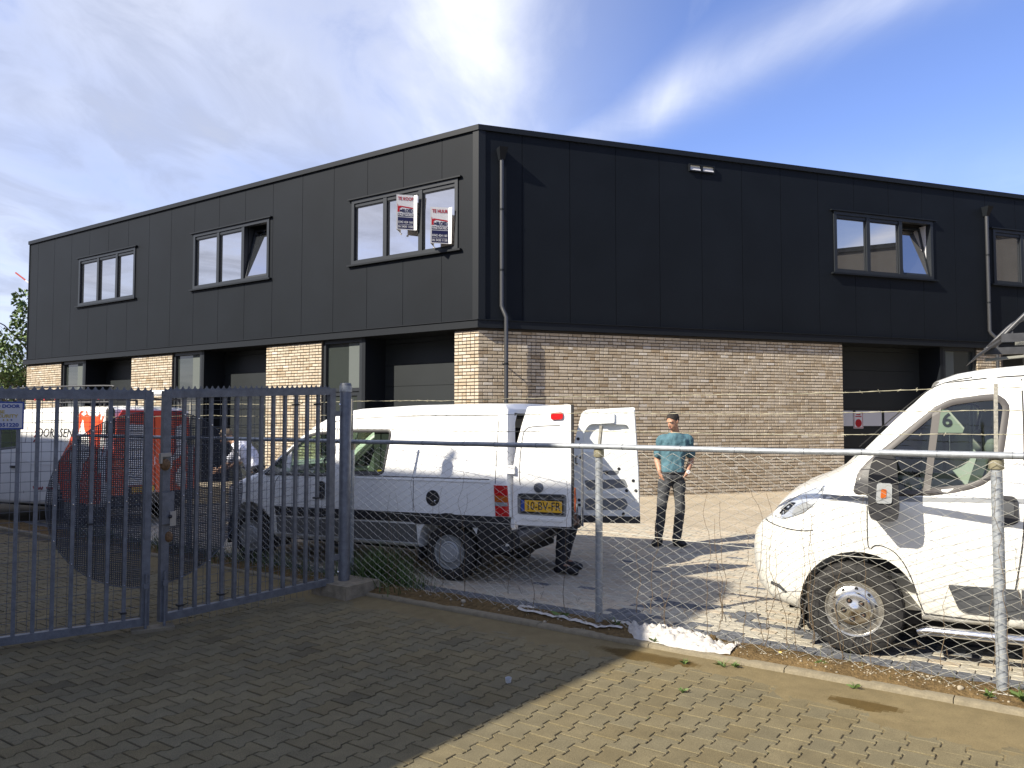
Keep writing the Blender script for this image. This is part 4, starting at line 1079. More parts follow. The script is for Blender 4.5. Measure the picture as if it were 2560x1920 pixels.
cuts = [arch_cut(-.035, .345, .405, .62, 1.3), arch_cut(-.035, .345, .405, -1.3, -.62), arch_cut(-3.1, .345, .39, .62, 1.3), arch_cut(-3.1, .345, .39, -1.3, -.62),
        dB.solid(.06, resample(cab, .12), .2), dB.cutprism([p for p in WIN_O], -1.3, 1.3),
        dB.cutprism([(-.02, 1.40), (.09, 1.50), (-.55, 2.12), (-.62, 1.90)], -.72, .72)]
me = boolean(dB.solid(), cuts, [WHITE_LOW]); smooth_mesh(me, 35); link('body', me, duc)
for sd_ in (1, -1):
    mb = dB.patch(WIN_O, -.018, .004, .1, sd_); mb.build('side_window', GLASSG, duc)
    mb = dB.ring(WIN_O, .030, .007, sd_); mb.build('window_seal', mat('seal_grey', (0.055, 0.050, 0.048), .55), duc, smooth=60)
mb = MB(); mb.add([(-.01, -.74, 1.43), (-.01, .74, 1.43), (-.565, .70, 1.955), (-.565, -.70, 1.955)], [[0, 1, 2, 3]]); mb.build('windscreen', GLASSG, duc)
mb = dB.patch([(-.545, 1.80), (-.60, 1.825), (-.545, 1.45), (-.505, 1.175), (-.46, 1.175), (-.50, 1.45)], .001, .03, .1); mb.build('quarter_light_bar', mat('bar_grey', (0.075, 0.068, 0.062), .5), duc)
mb = dB.patch(rounded([(-.005, 1.17), (-.035, 1.30), (-.10, 1.395), (-.21, 1.48), (-.245, 1.42), (-.24, 1.17)], .03), .004, .03); mb.build('mirror_base', BLKPL, duc, smooth=40)
# mirror
mi = MB(); mi.prism(rounded([(-.13, 1.00), (-.30, 1.00), (-.315, 1.10), (-.30, 1.44), (-.25, 1.475), (-.16, 1.46), (-.12, 1.35), (-.11, 1.08)], .05, 4), lambda x, z: (x, 1.03, z), lambda x, z: (x*.98-.005, 1.25, z*.97+.037)); mr_ = mi.build('door_mirror', BLKPL, duc, smooth=35)
mb = MB(); mb.prism(rounded([(-.165, 1.13), (-.265, 1.13), (-.27, 1.27), (-.175, 1.27)], .02), lambda x, z: (x, 1.249, z), lambda x, z: (x, 1.262, z)); il = mb.build('mirror_lamp', LAMPC, mr_, smooth=30)
mb = MB(); mb.prism(rounded([(-.195, 1.165), (-.23, 1.165), (-.235, 1.23), (-.20, 1.23)], .012), lambda x, z: (x, 1.2625, z), lambda x, z: (x, 1.267, z)); mb.build('amber_bulb', LAMPA, mr_)
mb = MB(); mb.beam((-.2, .93, 1.2), (-.2, 1.06, 1.2), .10, .07); mb.beam((-.2, .90, 1.38), (-.2, 1.06, 1.40), .07, .06); mb.build('mirror_arm', BLKPL, mr_)
# panel gaps
for ln in ([(-.102, 1.165), (-.102, .80), (-.15, .802), (-.20, .80), (-.27, .765), (-.33, .69), (-.38, .58), (-.42, .44), (-.455, .345)], [(-1.09, 1.99), (-1.085, 1.6), (-1.06, .98), (-1.00, .56), (-.965, .40), (-.90, .335), (-.455, .345)], [(.655, .915), (.50, .885), (.36, .875), (.27, .885)],
           [(-.05, 1.505), (-.30, 1.74), (-.52, 1.925), (-.66, 1.985), (-.80, 2.01)], [(-.62, 1.975), (-1.2, 2.018), (-2.6, 2.03), (-4.2, 2.03)]):
    dB.seam(fine(ln, 4), .008 if ln[0][1] < 1.9 else .010).build('panel_gap', SEAM, duc)
mb = dB.patch([(.20, 1.152), (-.02, 1.153), (-1.2, 1.178), (-4.2, 1.178), (-4.2, 1.148), (-1.2, 1.148), (-.02, 1.118), (.20, 1.112)], .0012, .004, .2); mb.build('grey_stripe', mat('stripe_grey', (0.22, 0.23, 0.24), .4), duc)
mb = dB.patch(rounded([(-.60, .565), (-.665, .40), (-.70, .385), (-1.02, .375), (-1.02, .568)], .02), .018, .03); mb.build('rubbing_strip', GREYPL, duc, smooth=30)
mb = dB.patch([(-1.035, .568), (-1.03, .374), (-2.6, .36), (-2.62, .56)], .018, .03); mb.build('rubbing_strip', GREYPL, duc, smooth=30)
mb = dB.patch(rounded([(-.905, 1.195), (-1.01, 1.19), (-1.03, 1.16), (-1.03, 1.01), (-.93, .985), (-.90, 1.02)], .03), .014, .03); hd = mb.build('door_handle', BLKPL, duc, smooth=30)
mb = dB.patch(rounded([(-.935, 1.155), (-1.005, 1.15), (-1.005, 1.06), (-.935, 1.065)], .02), .020, .008); mb.build('grip', GREYPL, hd, smooth=30)
# head lamp wrapping the corner
for sd_ in (1, -1):
    mb = dB.patch(rounded([(.57, .955), (.525, 1.018), (.45, 1.088), (.36, 1.148), (.25, 1.198), (.185, 1.22), (.20, 1.165), (.25, 1.09), (.33, 1.02), (.42, .975), (.50, .945)], .015, 2), .005, .02, .04, sd_, .03); hl = mb.build('headlight', LAMPC, duc, smooth=50)
    mb = dB.patch(rounded([(.53, .985), (.49, 1.03), (.43, 1.08), (.39, 1.08), (.44, 1.03), (.49, .98)], .012), .0062, .004, .05, sd_, .03); mb.build('lamp_reflector', mat('lamp_dark', (0.05, 0.055, 0.06), .1, .9), hl, smooth=50)
    mb = dB.patch(rounded([(.35, 1.14), (.25, 1.185), (.21, 1.20), (.23, 1.16), (.30, 1.12)], .01), .0062, .004, .05, sd_, .03); mb.build('indicator_lens', LAMPC, hl)
mb = dB.patch(rounded([(.60, .455), (.53, .445), (.47, .40), (.485, .385), (.545, .42), (.605, .43)], .008), .003, .01, .03); mb.build('fog_recess', GREYPL, duc)
mb = MB(); mb.tube([(-.42, 1.0, .215), (-.47, 1.02, .24), (-2.7, 1.02, .24), (-2.76, .99, .215)], .034, 16); mb.build('side_bar', CHROME, duc, smooth=50)
mb = MB()
for x in (-.6, -1.5, -2.4): mb.beam((x, .8, .28), (x, 1.0, .235), .04, .02)
mb.build('bar_bracket', BLKPL, duc)
mb = MB(); mb.box(-4.1, -.45, -.8, .8, .22, .30); mb.box(-.5, .5, -.55, .55, .2, .4); mb.build('underbody', DARK, duc)
for sd_ in (1, -1):
    liner(duc, -.035, .345, .408, .955, .60, sd_); wheel(duc, -.0, .985*sd_, .333, .333, .20, .192, 'steel'); wheel(duc, -3.1, .985*sd_, .333, .333, .20, .192, 'steel')
mb = MB(); mb.hexa([(.37, .75, .13), (.40, .97, .13), (.385, .97, .13), (.35, .75, .13), (.33, .75, .33), (.34, .97, .33), (.325, .97, .33), (.31, .75, .33)]); mb.build('mud_flap', RUBBER, duc)
# cab interior
SEATM = mat('seat_cloth', (0.10, 0.11, 0.10), .9); PALEIN = mat('cab_pale', (0.20, 0.205, 0.18), .8); DARKIN = mat('cab_dark', (0.03, 0.032, 0.03), .8)
for y, nm in ((.45, 'seat'), (-.45, 'seat')):
    mb = MB(); mb.box(-1.02, -.50, y-.24, y+.24, .70, .92); mb.hexa([(-.92, y-.24, .92), (-.78, y-.24, .92), (-.78, y+.24, .92), (-.92, y+.24, .92), (-1.06, y-.22, 1.42), (-.94, y-.22, 1.42), (-.94, y+.22, 1.42), (-1.06, y+.22, 1.42)]); st_ = mb.build('seat', SEATM, duc)
    mb = MB(); mb.ball((-.93, y, 1.53), .055, .13, .10, 12); mb.build('headrest', PALEIN, st_, smooth=60)
mb = MB(); mb.hexa([(-.42, -.86, .70), (.0, -.86, .70), (.0, .86, .70), (-.42, .86, .70), (-.36, -.86, 1.16), (-.03, -.86, 1.24), (-.03, .86, 1.24), (-.36, .86, 1.16)]); mb.build('dashboard', DARKIN, duc)
mb = MB(); M = Matrix.Translation((-.50, .45, 1.17)) @ Matrix.Rotation(math.radians(-62), 4, 'Y'); mb.tube([M @ Vector((.19*math.cos(t), .19*math.sin(t), 0)) for t in np.linspace(0, 2*math.pi, 25)], .017, 8, cap=False); mb.beam(M @ Vector((-.18, 0, 0)), M @ Vector((.18, 0, 0)), .05, .02); mb.tube([M @ Vector((0, 0, 0)), M @ Vector((0, 0, -.25))], .03, 8); mb.build('steering_wheel', INK, duc)
mb = MB(); mb.box(-1.15, -1.10, -.86, .86, .62, 1.95); mb.build('bulkhead', DARKIN, duc)
mb = MB(); mb.box(-1.06, -1.03, -.50, -.30, 1.02, 1.78); mb.build('bulkhead_pillar', PALEIN, duc)
nc = thing('number_card', 'pale card with a large figure 6 lying inside the cab of the big white van', 'card', (0, 0, 0)); nc.matrix_world = Matrix.Translation((2.922, 6.683, 0)) @ Matrix.Rotation(math.atan2(math.cos(D_ANG), -math.sin(D_ANG)), 4, 'Z')
mb = MB(); mb.prism([(-.575, 1.60), (-.80, 1.60), (-.845, 1.72), (-.80, 1.78), (-.59, 1.80)], lambda x, z: (x, -.30, z), lambda x, z: (x, -.294, z)); mb.build('card', mat('card_pale', (0.36, 0.38, 0.33), .8), nc)
text('6', nc, (-.69, -.290, 1.70), (-1, 0, 0), (0, 0, 1), .16, INK, 'CENTER', 1, .004)
# roof rack
rk = thing('roof_rack', 'black steel roof rack with curved front hoop on the big white van', 'roof rack', (0, 0, 0)); rk.matrix_world = nc.matrix_world.copy()
BLKST = mat('rack_steel', (0.045, 0.046, 0.05), .45, .3, vary=(20, .2))
for y in (.62, -.62):
    mb = MB(); mb.tube(fine([(-1.02, y, 2.32), (-1.12, y, 2.43), (-1.24, y, 2.54), (-1.40, y, 2.575), (-1.9, y, 2.58), (-4.1, y, 2.58)], 4), .016, 8); mb.build('side_hoop', BLKST, rk, smooth=50)
    mb = MB(); mb.beam((-1.0, y, 2.30), (-4.1, y, 2.30), .035, .06); mb.build('side_rail', BLKST, rk)
    for x in (-1.3, -2.3, -3.4):
        mb = MB(); mb.beam((x, y, 2.02), (x, y, 2.30), .03, .05); mb.build('foot', BLKST, rk)
        mb = MB(); mb.beam((x-.1, y, 2.30), (x-.1, y, 2.57), .018, .018, up=(1, 0, 0)); mb.build('upright', BLKST, rk)
for i, x in enumerate((-1.05, -1.5, -2.0, -2.5, -3.0, -3.5, -4.05)):
    mb = MB(); mb.beam((x, -.62, 2.335), (x, .62, 2.335), .05, .025); mb.build('crossbar', BLKST, rk)
mb = MB(); mb.hexa([(-.86, -.60, 2.175), (-.84, .60, 2.175), (-.85, .60, 2.19), (-.87, -.60, 2.19), (-1.03, -.60, 2.305), (-1.02, .60, 2.305), (-1.03, .60, 2.32), (-1.04, -.60, 2.32)]); mb.build('wind_deflector', BLKST, rk)
mb = MB(); mb.beam((-1.0, -.55, 2.22), (-1.5, -.55, 2.26), .1, .02); mb.box(-1.30, -1.18, -.2, .1, 2.31, 2.38); mb.build('rack_plate', mat('rack_grey', (0.20, 0.20, 0.17), .6), rk)

# ------------------------------------------------------------------ white van behind the fence with open rear doors
S_ANG = math.radians(63.5)
DARKIN2 = mat('cargo_shade_dark', (0.03, 0.03, 0.032), .9)
S_O = (-.2815, 9.236)
scu = van_root('delivery_van', 'white van with dark lower trim and both rear doors swung open behind the fence', S_O, S_ANG)
S_OUT = [(-.735, .42), (-.70, .40), (-.40, .38), (.36, .325), (2.4, .30), (3.35, .28), (3.52, .34), (3.60, .48), (3.60, .66), (3.52, .78), (3.36, .88), (3.10, .965), (2.80, 1.06), (2.66, 1.13), (2.42, 1.33), (2.18, 1.51), (1.95, 1.66), (1.72, 1.765), (1.50, 1.815), (1.30, 1.84), (.6, 1.872), (-.2, 1.882), (-.62, 1.872), (-.665, 1.82), (-.70, 1.3), (-.73, .75)]
def S_W0(x, z):
    w = .90
    if z > 1.08: w -= (z-1.08)*.15
    if z < .62: w -= (.62-z)*.10
    if x > 2.75:
        t = min(1, (x-2.75)/.85); w -= .42*t**2.6
    if z > 1.08 and x > 1.2: w -= .05*min(1, (x-1.2)/1.2)
    return w
sB = Body(S_OUT, S_W0, lambda x, z: .11 if z > .9 and x > -.3 else (.035 if x < -.2 else .05), crown=.02)
SW1 = rounded([(.795, 1.588), (1.46, 1.582), (1.46, 1.105), (.855, 1.115)], .05, 3)
SW2 = rounded([(2.60, 1.07), (2.50, 1.16), (2.20, 1.40), (2.02, 1.515), (1.85, 1.553), (1.63, 1.562), (1.63, 1.08)], .04, 3)
ccab = [(1.05, .55), (2.55, .55), (2.62, 1.05), (2.40, 1.27), (2.16, 1.45), (1.92, 1.60), (1.70, 1.69), (1.05, 1.72)]
cargo = [(-.62, .60), (.95, .60), (.95, 1.74), (-.60, 1.76)]
cuts = [arch_cut(0, .33, .39, .60, 1.3), arch_cut(0, .33, .39, -1.3, -.60), arch_cut(2.83, .33, .385, .60, 1.3), arch_cut(2.83, .33, .385, -1.3, -.60),
        sB.solid(.06, resample(ccab, .12), .2), sB.solid(.055, resample(cargo, .12), .2), sB.cutprism(SW1, -1.2, 1.2), sB.cutprism(SW2, -1.2, 1.2),
        sB.cutprism([(2.52, 1.14), (2.66, 1.24), (1.86, 1.86), (1.80, 1.62)], -.66, .66)]
mb = MB(); mb.prism([(-.70, .575), (.70, .575), (.72, 1.2), (.66, 1.68), (.60, 1.78), (-.60, 1.78), (-.66, 1.68), (-.72, 1.2)], lambda y, z: (-1.0, y, z), lambda y, z: (-.3, y, z)); cuts.append(mb)
me = boolean(sB.solid(), cuts, [WHITE]); smooth_mesh(me, 35); link('body', me, scu)
VANGL = glass_mat('pale_green_glass', (0.60, 0.72, 0.62), 0.03)
for sd_ in (1, -1):
    for pl in (SW1, SW2):
        sB.patch(pl, -.014, .004, .12, sd_).build('side_window', VANGL, scu); sB.ring(pl, .024, .006, sd_).build('window_seal', BLKPL, scu, smooth=60)
mb = MB(); mb.add([(2.57, -.68, 1.18), (2.57, .68, 1.18), (1.82, .62, 1.71), (1.82, -.62, 1.71)], [[0, 1, 2, 3]]); mb.build('windscreen', VANGL, scu)
mb = sB.patch([(2.66, 1.075), (2.60, 1.075), (2.36, 1.30), (2.40, 1.335)], .003, .01); mb.build('pillar_trim', BLKPL, scu)
mb = sB.patch([(2.30, 1.08), (2.24, 1.08), (2.24, 1.33), (2.30, 1.28)], .004, .03); mb.build('quarter_light_bar', WHITE, scu)
for ln in ([(1.56, 1.62), (1.555, 1.1), (1.54, .72)], [(2.36, 1.04), (2.42, .95), (2.43, .72)], [(-.50, 1.092), (1.3, 1.082)], [(.44, 1.08), (.44, .72)], [(1.72, 1.68), (1.3, 1.725), (.6, 1.75), (-.55, 1.76)], [(-.56, 1.70), (-.57, 1.05)]):
    sB.seam(fine(ln, 5), .008).build('panel_gap', SEAM, scu)
mb = sB.patch([(-.50, 1.068), (1.40, 1.056), (1.40, 1.046), (-.50, 1.056)], .006, .01); mb.build('body_crease', WHITE, scu)
mb = sB.patch([(-.74, .715), (-.735, .60), (-.44, .60), (-.40, .585), (.41, .585), (.44, .60), (2.40, .575), (2.42, .68), (1.2, .695)], .010, .03); mb.build('rubbing_strip', BLKPL, scu, smooth=30)
mb = sB.patch([(.398, .578), (2.40, .555), (2.40, .352), (.394, .364)], .004, .02); mb.build('grey_sill', mat('sill_grey', (0.12, 0.12, 0.115), .6, vary=(4, .15)), scu)
mb = sB.patch([(.40, .374), (2.44, .366), (2.44, .350), (.40, .358)], .018, .02); mb.build('sill_edge', mat('sill_pale', (0.45, 0.45, 0.43), .5), scu)
c = (.19, .87); mb = sB.patch([(c[0]+.085*math.cos(t), c[1]+.085*math.sin(t)) for t in np.linspace(0, 2*math.pi, 20)[:-1]], .004, .02); fc = mb.build('fuel_cap', BLKPL, scu)
mb = MB(); mb.ball((.16, .905, .84), .012); mb.build('cap_lock', CHROME, fc)
mb = sB.patch(rounded([(1.66, 1.00), (1.74, 1.00), (1.74, .80), (1.66, .80)], .03), .02, .03); mb.build('door_handle', BLKPL, scu, smooth=30)
# rear lamp cluster: red, amber, clear, red
for sd_ in (1, -1):
    mb = sB.patch([(-.56, 1.035), (-.705, 1.035), (-.725, .72), (-.58, .72)], .016, .04, .1, sd_); rl = mb.build('rear_lamp', LAMPR, scu)
    for z0, z1, m in ((.865, .93, LAMPA), (.825, .863, LAMPC)):
        mb = sB.patch([(-.57, z1), (-.712, z1), (-.716, z0), (-.575, z0)], .018, .012, .1, sd_); mb.build('lamp_lens', m, rl)
# rear bumper, opening frame, load floor
mb = MB(); mb.prism(rounded([(-.62, .58), (-.80, .57), (-.84, .50), (-.82, .40), (-.66, .38)], .03), lambda x, z: (x, -.86, z), lambda x, z: (x, .86, z)); mb.build('rear_bumper', BLKPL, scu, smooth=40)
mb = sB.patch([(-.375, .60), (-.35, .50), (-.385, .40), (-.395, .36), (-.735, .36), (-.74, .62)], .016, .04); mb.build('bumper_corner', BLKPL, scu)
mb = MB(); mb.box(-.60, .94, -.80, .80, .575, .602); mb.build('load_floor', mat('ply_floor', (0.12, 0.09, 0.06), .9), scu)
mb = MB(); mb.box(-.60, .94, .765, .80, .61, 1.72); mb.box(-.60, .94, -.80, -.765, .61, 1.72); mb.box(-.60, .94, -.76, .76, 1.725, 1.74); mb.build('cargo_shade', DARKIN2, scu)  # dark panels added so the white load space looks shaded
mb = MB()
for a, b in (((-.655, .74, .62), (-.655, .66, 1.72)), ((-.655, -.74, .62), (-.655, -.66, 1.72)), ((-.655, .66, 1.77), (-.655, -.66, 1.77))): mb.beam(a, b, .03, .04, up=(1, 0, 0))
mb.build('door_seal', BLKPL, scu)
mb = MB(); mb.box(-.3, 2.9, -.65, .65, .26, .45); mb.build('underbody', DARK, scu)
mb = MB(); mb.box(-.62, -.40, -.5, .5, .25, .40); mb.tube([(-.75, .45, .27), (-.3, .45, .27)], .035, 10); mb.build('exhaust', DARK, scu)
for x in (0, 2.83):
    for sd_ in (1, -1):
        liner(scu, x, .33, .392, .865, .58, sd_); wheel(scu, x, .875*sd_, .302, .302, .19, .178, 'plain')
mb = MB(); mb.hexa([(-.30, .68, .16), (-.33, .88, .16), (-.345, .88, .16), (-.32, .68, .16), (-.35, .68, .42), (-.38, .88, .42), (-.40, .88, .42), (-.37, .68, .42)]); mb.build('mud_flap', RUBBER, scu)
for y in (.40, -.42):
    mb = MB(); mb.box(1.15, 1.65, y-.23, y+.23, .62, .85); mb.hexa([(1.22, y-.22, .85), (1.36, y-.22, .85), (1.36, y+.22, .85), (1.22, y+.22, .85), (1.08, y-.2, 1.32), (1.2, y-.2, 1.32), (1.2, y+.2, 1.32), (1.08, y+.2, 1.32)]); st_ = mb.build('seat', SEATM, scu)
    mb = MB(); mb.ball((1.14, y, 1.42), .05, .12, .08, 12); mb.build('headrest', SEATM, st_, smooth=60)
mb = MB(); mb.box(2.05, 2.50, -.78, .78, .6, 1.05); mb.build('dashboard', DARKIN, scu)
mb = MB(); M = Matrix.Translation((1.92, .40, 1.10)) @ Matrix.Rotation(math.radians(-60), 4, 'Y'); mb.tube([M @ Vector((.18*math.cos(t), .18*math.sin(t), 0)) for t in np.linspace(0, 2*math.pi, 25)], .016, 8, cap=False); mb.build('steering_wheel', INK, scu)
mb = MB(); mb.box(.955, 1.04, -.80, .80, .60, 1.72); mb.build('bulkhead', DARKIN, scu)
mb = sB.patch([(.86, 1.15), (.935, 1.15), (.935, 1.125), (.862, 1.125)], -.008, .003); mb.build('window_sticker', mat('yellow_sticker', (0.55, 0.48, 0.03), .6), scu)

# rear doors, in the van's local frame: hinge on the rear edge, swung out
def rear_door(y, ang, Wd, sgn, z0, z1, outer):
    """sgn: +1 left door (outer face toward +y when swung back), leaf runs from the hinge to -x"""
    d = Vector((-math.cos(ang), math.sin(ang)*sgn*-1, 0)); n = Vector((-d.y, d.x, 0)); n = n if n.y > 0 else -n    # n toward +y (the viewer)
    h = Vector((-.735, y, 0))
    H = z1-z0
    def Q(u, v, o_=0.0): return h+d*u+n*o_+UZ*(z0+v)
    top = [(0.035, 0.0), (Wd, 0.0), (Wd, H), (.185, H-.02), (.17, H-.06), (.12, H*.84), (.06, H*.68), (.02, H*.5), (0.012, .10)]
    return d, n, H, Q, top
d_, n_, H_, Q_, prof = rear_door(.845, math.radians(7), .685, 1, .635, 1.865, True)
Q = lambda u, v, o_=0.0: Q_(u*.92, v, o_)
def slabq(nm, poly, o0, o1, m, parent, Qf, smooth=None): mb = MB(); mb.prism(poly, lambda u, v: Qf(u, v, o0), lambda u, v: Qf(u, v, o1)); return mb.build(nm, m, parent, smooth)
LD = slabq('rear_door', rounded(prof, .02), -.035, 0.0, WHITE, scu, Q)
slabq('door_skin_edge', [(Wd_, v) for Wd_, v in ((.686, 0.0), (.705, 0.0), (.705, H_), (.686, H_))], -.05, -.004, INK, LD, Q)
slabq('inner_frame', offset_poly(rounded(prof, .02), -.03), -.075, -.036, mat('door_inside', (0.10, 0.10, 0.11), .7), LD, Q)
# pressed window blank outline
ln = fine([(.565, H_-.21), (.25, H_-.225), (.165, H_-.255), (.13, H_-.32), (.10, H_*.58), (.088, H_*.40), (.10, H_*.33)], 4)
mb = MB(); mb.tube([Q(u, v, .0005) for u, v in ln], .004, 5); mb.build('pressed_line', SEAM, LD)
slabq('brake_lamp', rounded([(.46, H_-.155), (.60, H_-.15), (.60, H_-.075), (.46, H_-.085)], .03), .0005, .018, LAMPR, LD, Q, 40)
mb = MB(); q = Q(.315, .385, .002); M = Matrix(((d_.x, 0, n_.x, q.x), (d_.y, 0, n_.y, q.y), (0, 1, 0, q.z), (0, 0, 0, 1))); mb.lathe([(.052, 0), (.05, .010), (.038, .014), (0, .015)], 24, M); em = mb.build('round_badge', mat('badge_grey', (0.12, 0.13, 0.15), .3, .5), LD, smooth=40)
rec = rounded([(.07, .11), (.63, .10), (.635, .31), (.60, .325), (.10, .325), (.065, .30)], .02)
mb = MB(); ro = offset_poly(rec, .025); mb.prism(rec, lambda u, v: Q(u, v, .0006), lambda u, v: Q(u, v, .003)); pr_ = mb.build('plate_recess', mat('recess_grey', (0.20, 0.20, 0.195), .6), LD)
slabq('recess_hood', [(.075, .318), (.625, .318), (.60, .285), (.52, .30), (.44, .27), (.36, .30), (.28, .27), (.2, .30), (.11, .28)], .0032, .020, mat('hood_dark', (0.03, 0.03, 0.03), .6), LD, Q)
pl_ = slabq('number_plate', [(.105, .125), (.60, .118), (.60, .265), (.105, .272)], .0034, .010, INK, LD, Q)
slabq('plate_face', [(.155, .142), (.585, .138), (.585, .252), (.155, .256)], .0102, .013, PLATEY, LD, Q)
slabq('plate_band', [(.113, .143), (.152, .142), (.152, .256), (.113, .257)], .0102, .013, BLUE, LD, Q)
text('10-BV-FR', LD, Q(.370, .196, .0138), d_, UZ, .118, INK, 'CENTER', 0.80, .001)
slabq('bottom_rib', [(.12, .055), (.60, .05), (.60, .075), (.12, .08)], .0006, .010, WHITE, LD, Q)
for v, m in ((.53, SIGNY), (-.02, WHITE)):
    mb = MB(); q = Q(-.02, v+.02, .01); mb.box(-.06, .045, -.012, .018, -.03, .055, Matrix.Translation(q)); mb.build('hinge', WHITE, LD)
# right door, its inside toward us
d_, n_, H_, Q2, prof2 = rear_door(-.845, math.radians(19), .80, 1, .50, 1.865, False)
prof2 = [(0.0, .0), (.80, 0.0), (.79, .6), (.745, H_), (.16, H_-.03), (.10, H_-.07), (0.0, H_*.66)]
RD = slabq('rear_door', rounded(prof2, .02), -.03, 0.0, INNER, scu, Q2)
ipan = rounded([(.10, H_*.60), (.69, H_*.62), (.67, H_-.21), (.20, H_-.20), (.13, H_-.30)], .06)
# raised frame round the inner panel
mb = MB(); a_ = rounded(offset_poly(prof2, -.012), .03); ho = ipan
n0 = resample(a_, .03); n1 = resample(ho, .03)
vv, ff = None, None
pts = [Vector(p) for p in n0]+[Vector(p) for p in n1]; e_ = [(i, (i+1) % len(n0)) for i in range(len(n0))]+[(len(n0)+i, len(n0)+(i+1) % len(n1)) for i in range(len(n1))]
v, e, f, *_ = delaunay_2d_cdt(pts, e_, [], 0, 1e-5)
f = [q for q in f if not inside(tuple(sum((v[i] for i in q), Vector((0, 0)))/len(q)), n1) and inside(tuple(sum((v[i] for i in q), Vector((0, 0)))/len(q)), n0)]
mb.add([Q2(p.x, p.y, .055) for p in v]+[Q2(p.x, p.y, .001) for p in v], [list(q) for q in f]+[[len(v)+i for i in q][::-1] for q in f]+[[len(n0)+i, len(n0)+(i+1) % len(n1), len(v)+len(n0)+(i+1) % len(n1), len(v)+len(n0)+i] for i in range(len(n1))]+[[i, (i+1) % len(n0), len(v)+(i+1) % len(n0), len(v)+i] for i in range(len(n0))])
mb.build('inner_pressing', INNER, RD)
slabq('bottom_seal', [(-.01, -.03), (.80, -.03), (.80, .05), (-.01, .06)], -.02, .060, BLKPL, RD, Q2)
for poly in ([(.13, .48), (.62, .50), (.66, .40), (.17, .36)], [(.14, .26), (.62, .27), (.66, .20), (.62, .13), (.14, .12)], [(.34, .60), (.56, .60), (.53, .545), (.38, .545)]):
    slabq('access_hole', rounded(poly, .03), .0555, .057, mat('hole_shade', (0.16, 0.17, 0.18), .8), RD, Q2)
for u, v in ((.06, .98), (.09, .75), (.72, .48), (.64, .36), (.75, .36), (.07, .24), (.07, .18), (.55, .62), (.40, .575), (.60, .08)):
    mb = MB(); q = Q2(u, v, .0558); M = Matrix(((d_.x, 0, n_.x, q.x), (d_.y, 0, n_.y, q.y), (0, 1, 0, q.z), (0, 0, 0, 1))); mb.lathe([(.020, 0), (.020, .002), (0, .002)], 12, M); mb.build('clip_hole', INK, RD)
slabq('latch_housing', rounded([(.34, H_-.075), (.50, H_-.07), (.50, H_-.19), (.34, H_-.20), (.30, H_-.15)], .02), .0555, .075, INNER, RD, Q2)
slabq('rod_channel', [(.10, .335), (.66, .34), (.66, .315), (.10, .31)], .0555, .064, INNER, RD, Q2)
mb = MB(); q = Q2(.05, .68, .056); mb.tube([q, q+Vector((0, .05, 0)), q+Vector((0, .05, .09)), q+Vector((0, 0, .09))], .008, 6); mb.build('latch_loop', INK, RD)

# things hanging at the rear doorway
st = thing('load_strap', 'orange lashing strap hanging in the rear doorway of the white van with open doors', 'strap', (0, 0, 0)); st.matrix_world = Matrix.Translation((S_O[0], S_O[1], 0)) @ Matrix.Rotation(math.atan2(math.cos(S_ANG), -math.sin(S_ANG)), 4, 'Z')
mb = MB(); mb.tube([(-1.13, .10+.01*math.sin(i), .70+.03*i) for i in range(10)], .016, 6); mb.build('webbing', mat('strap_orange', (0.22, 0.045, 0.012), .9), st)
mb = MB(); mb.tube([(-1.165, .12, .80), (-1.17, .13, .72), (-1.165, .12, .62)], .008, 5); mb.tube([(-1.20, .05, .55), (-1.2, .05, 1.45)], .013, 6); mb.build('metal_pole', GALVD, st)

# ------------------------------------------------------------------ white and orange-red van far behind the gate
R_ANG = math.radians(63.5)
R_O = (-6.62, 13.42)
red = van_root('service_van', 'white and orange-red company van with ladders on its roof, behind the gate', R_O, R_ANG)
R_OUT = [(-.80, .45), (-.72, .36), (2.6, .30), (3.75, .30), (3.95, .42), (3.98, .70), (3.85, .90), (3.4, 1.03), (2.95, 1.16), (2.65, 1.42), (2.3, 1.68), (2.0, 1.82), (1.6, 1.89), (.6, 1.93), (-.5, 1.93), (-.68, 1.88), (-.76, 1.2)]
def R_W0(x, z):
    w = .92
    if z > 1.1: w -= (z-1.1)*.13
    if x > 3.0: w -= .4*min(1, (x-3.0)/.98)**2.5
    return w
rB = Body(R_OUT, R_W0, lambda x, z: .10 if z > .9 else .05, crown=.02)
RW = rounded([(2.52, 1.17), (2.45, 1.38), (2.25, 1.58), (2.0, 1.66), (1.45, 1.68), (1.45, 1.26)], .05, 3)
rcab = [(1.1, .55), (2.6, .55), (2.68, 1.1), (2.4, 1.45), (2.1, 1.68), (1.1, 1.76)]
cuts = [arch_cut(0, .33, .39, .6, 1.3), arch_cut(0, .33, .39, -1.3, -.6), arch_cut(3.0, .33, .39, .6, 1.3), arch_cut(3.0, .33, .39, -1.3, -.6), rB.solid(.06, resample(rcab, .12), .2), rB.cutprism(RW, -1.2, 1.2)]
me = boolean(rB.solid(), cuts, [WHITE]); smooth_mesh(me, 35); link('body', me, red)
for sd_ in (1, -1):
    rB.patch(RW, -.014, .004, .12, sd_).build('side_window', VANGL, red); rB.ring(RW, .024, .006, sd_).build('window_seal', BLKPL, red)
    for x in (0, 3.0): liner(red, x, .33, .39, .88, .58, sd_); wheel(red, x, .89*sd_, .32, .32, .19, .19, 'plain')
mb = MB(); mb.box(-.3, 3.2, -.65, .65, .26, .45); mb.build('underbody', DARK, red)
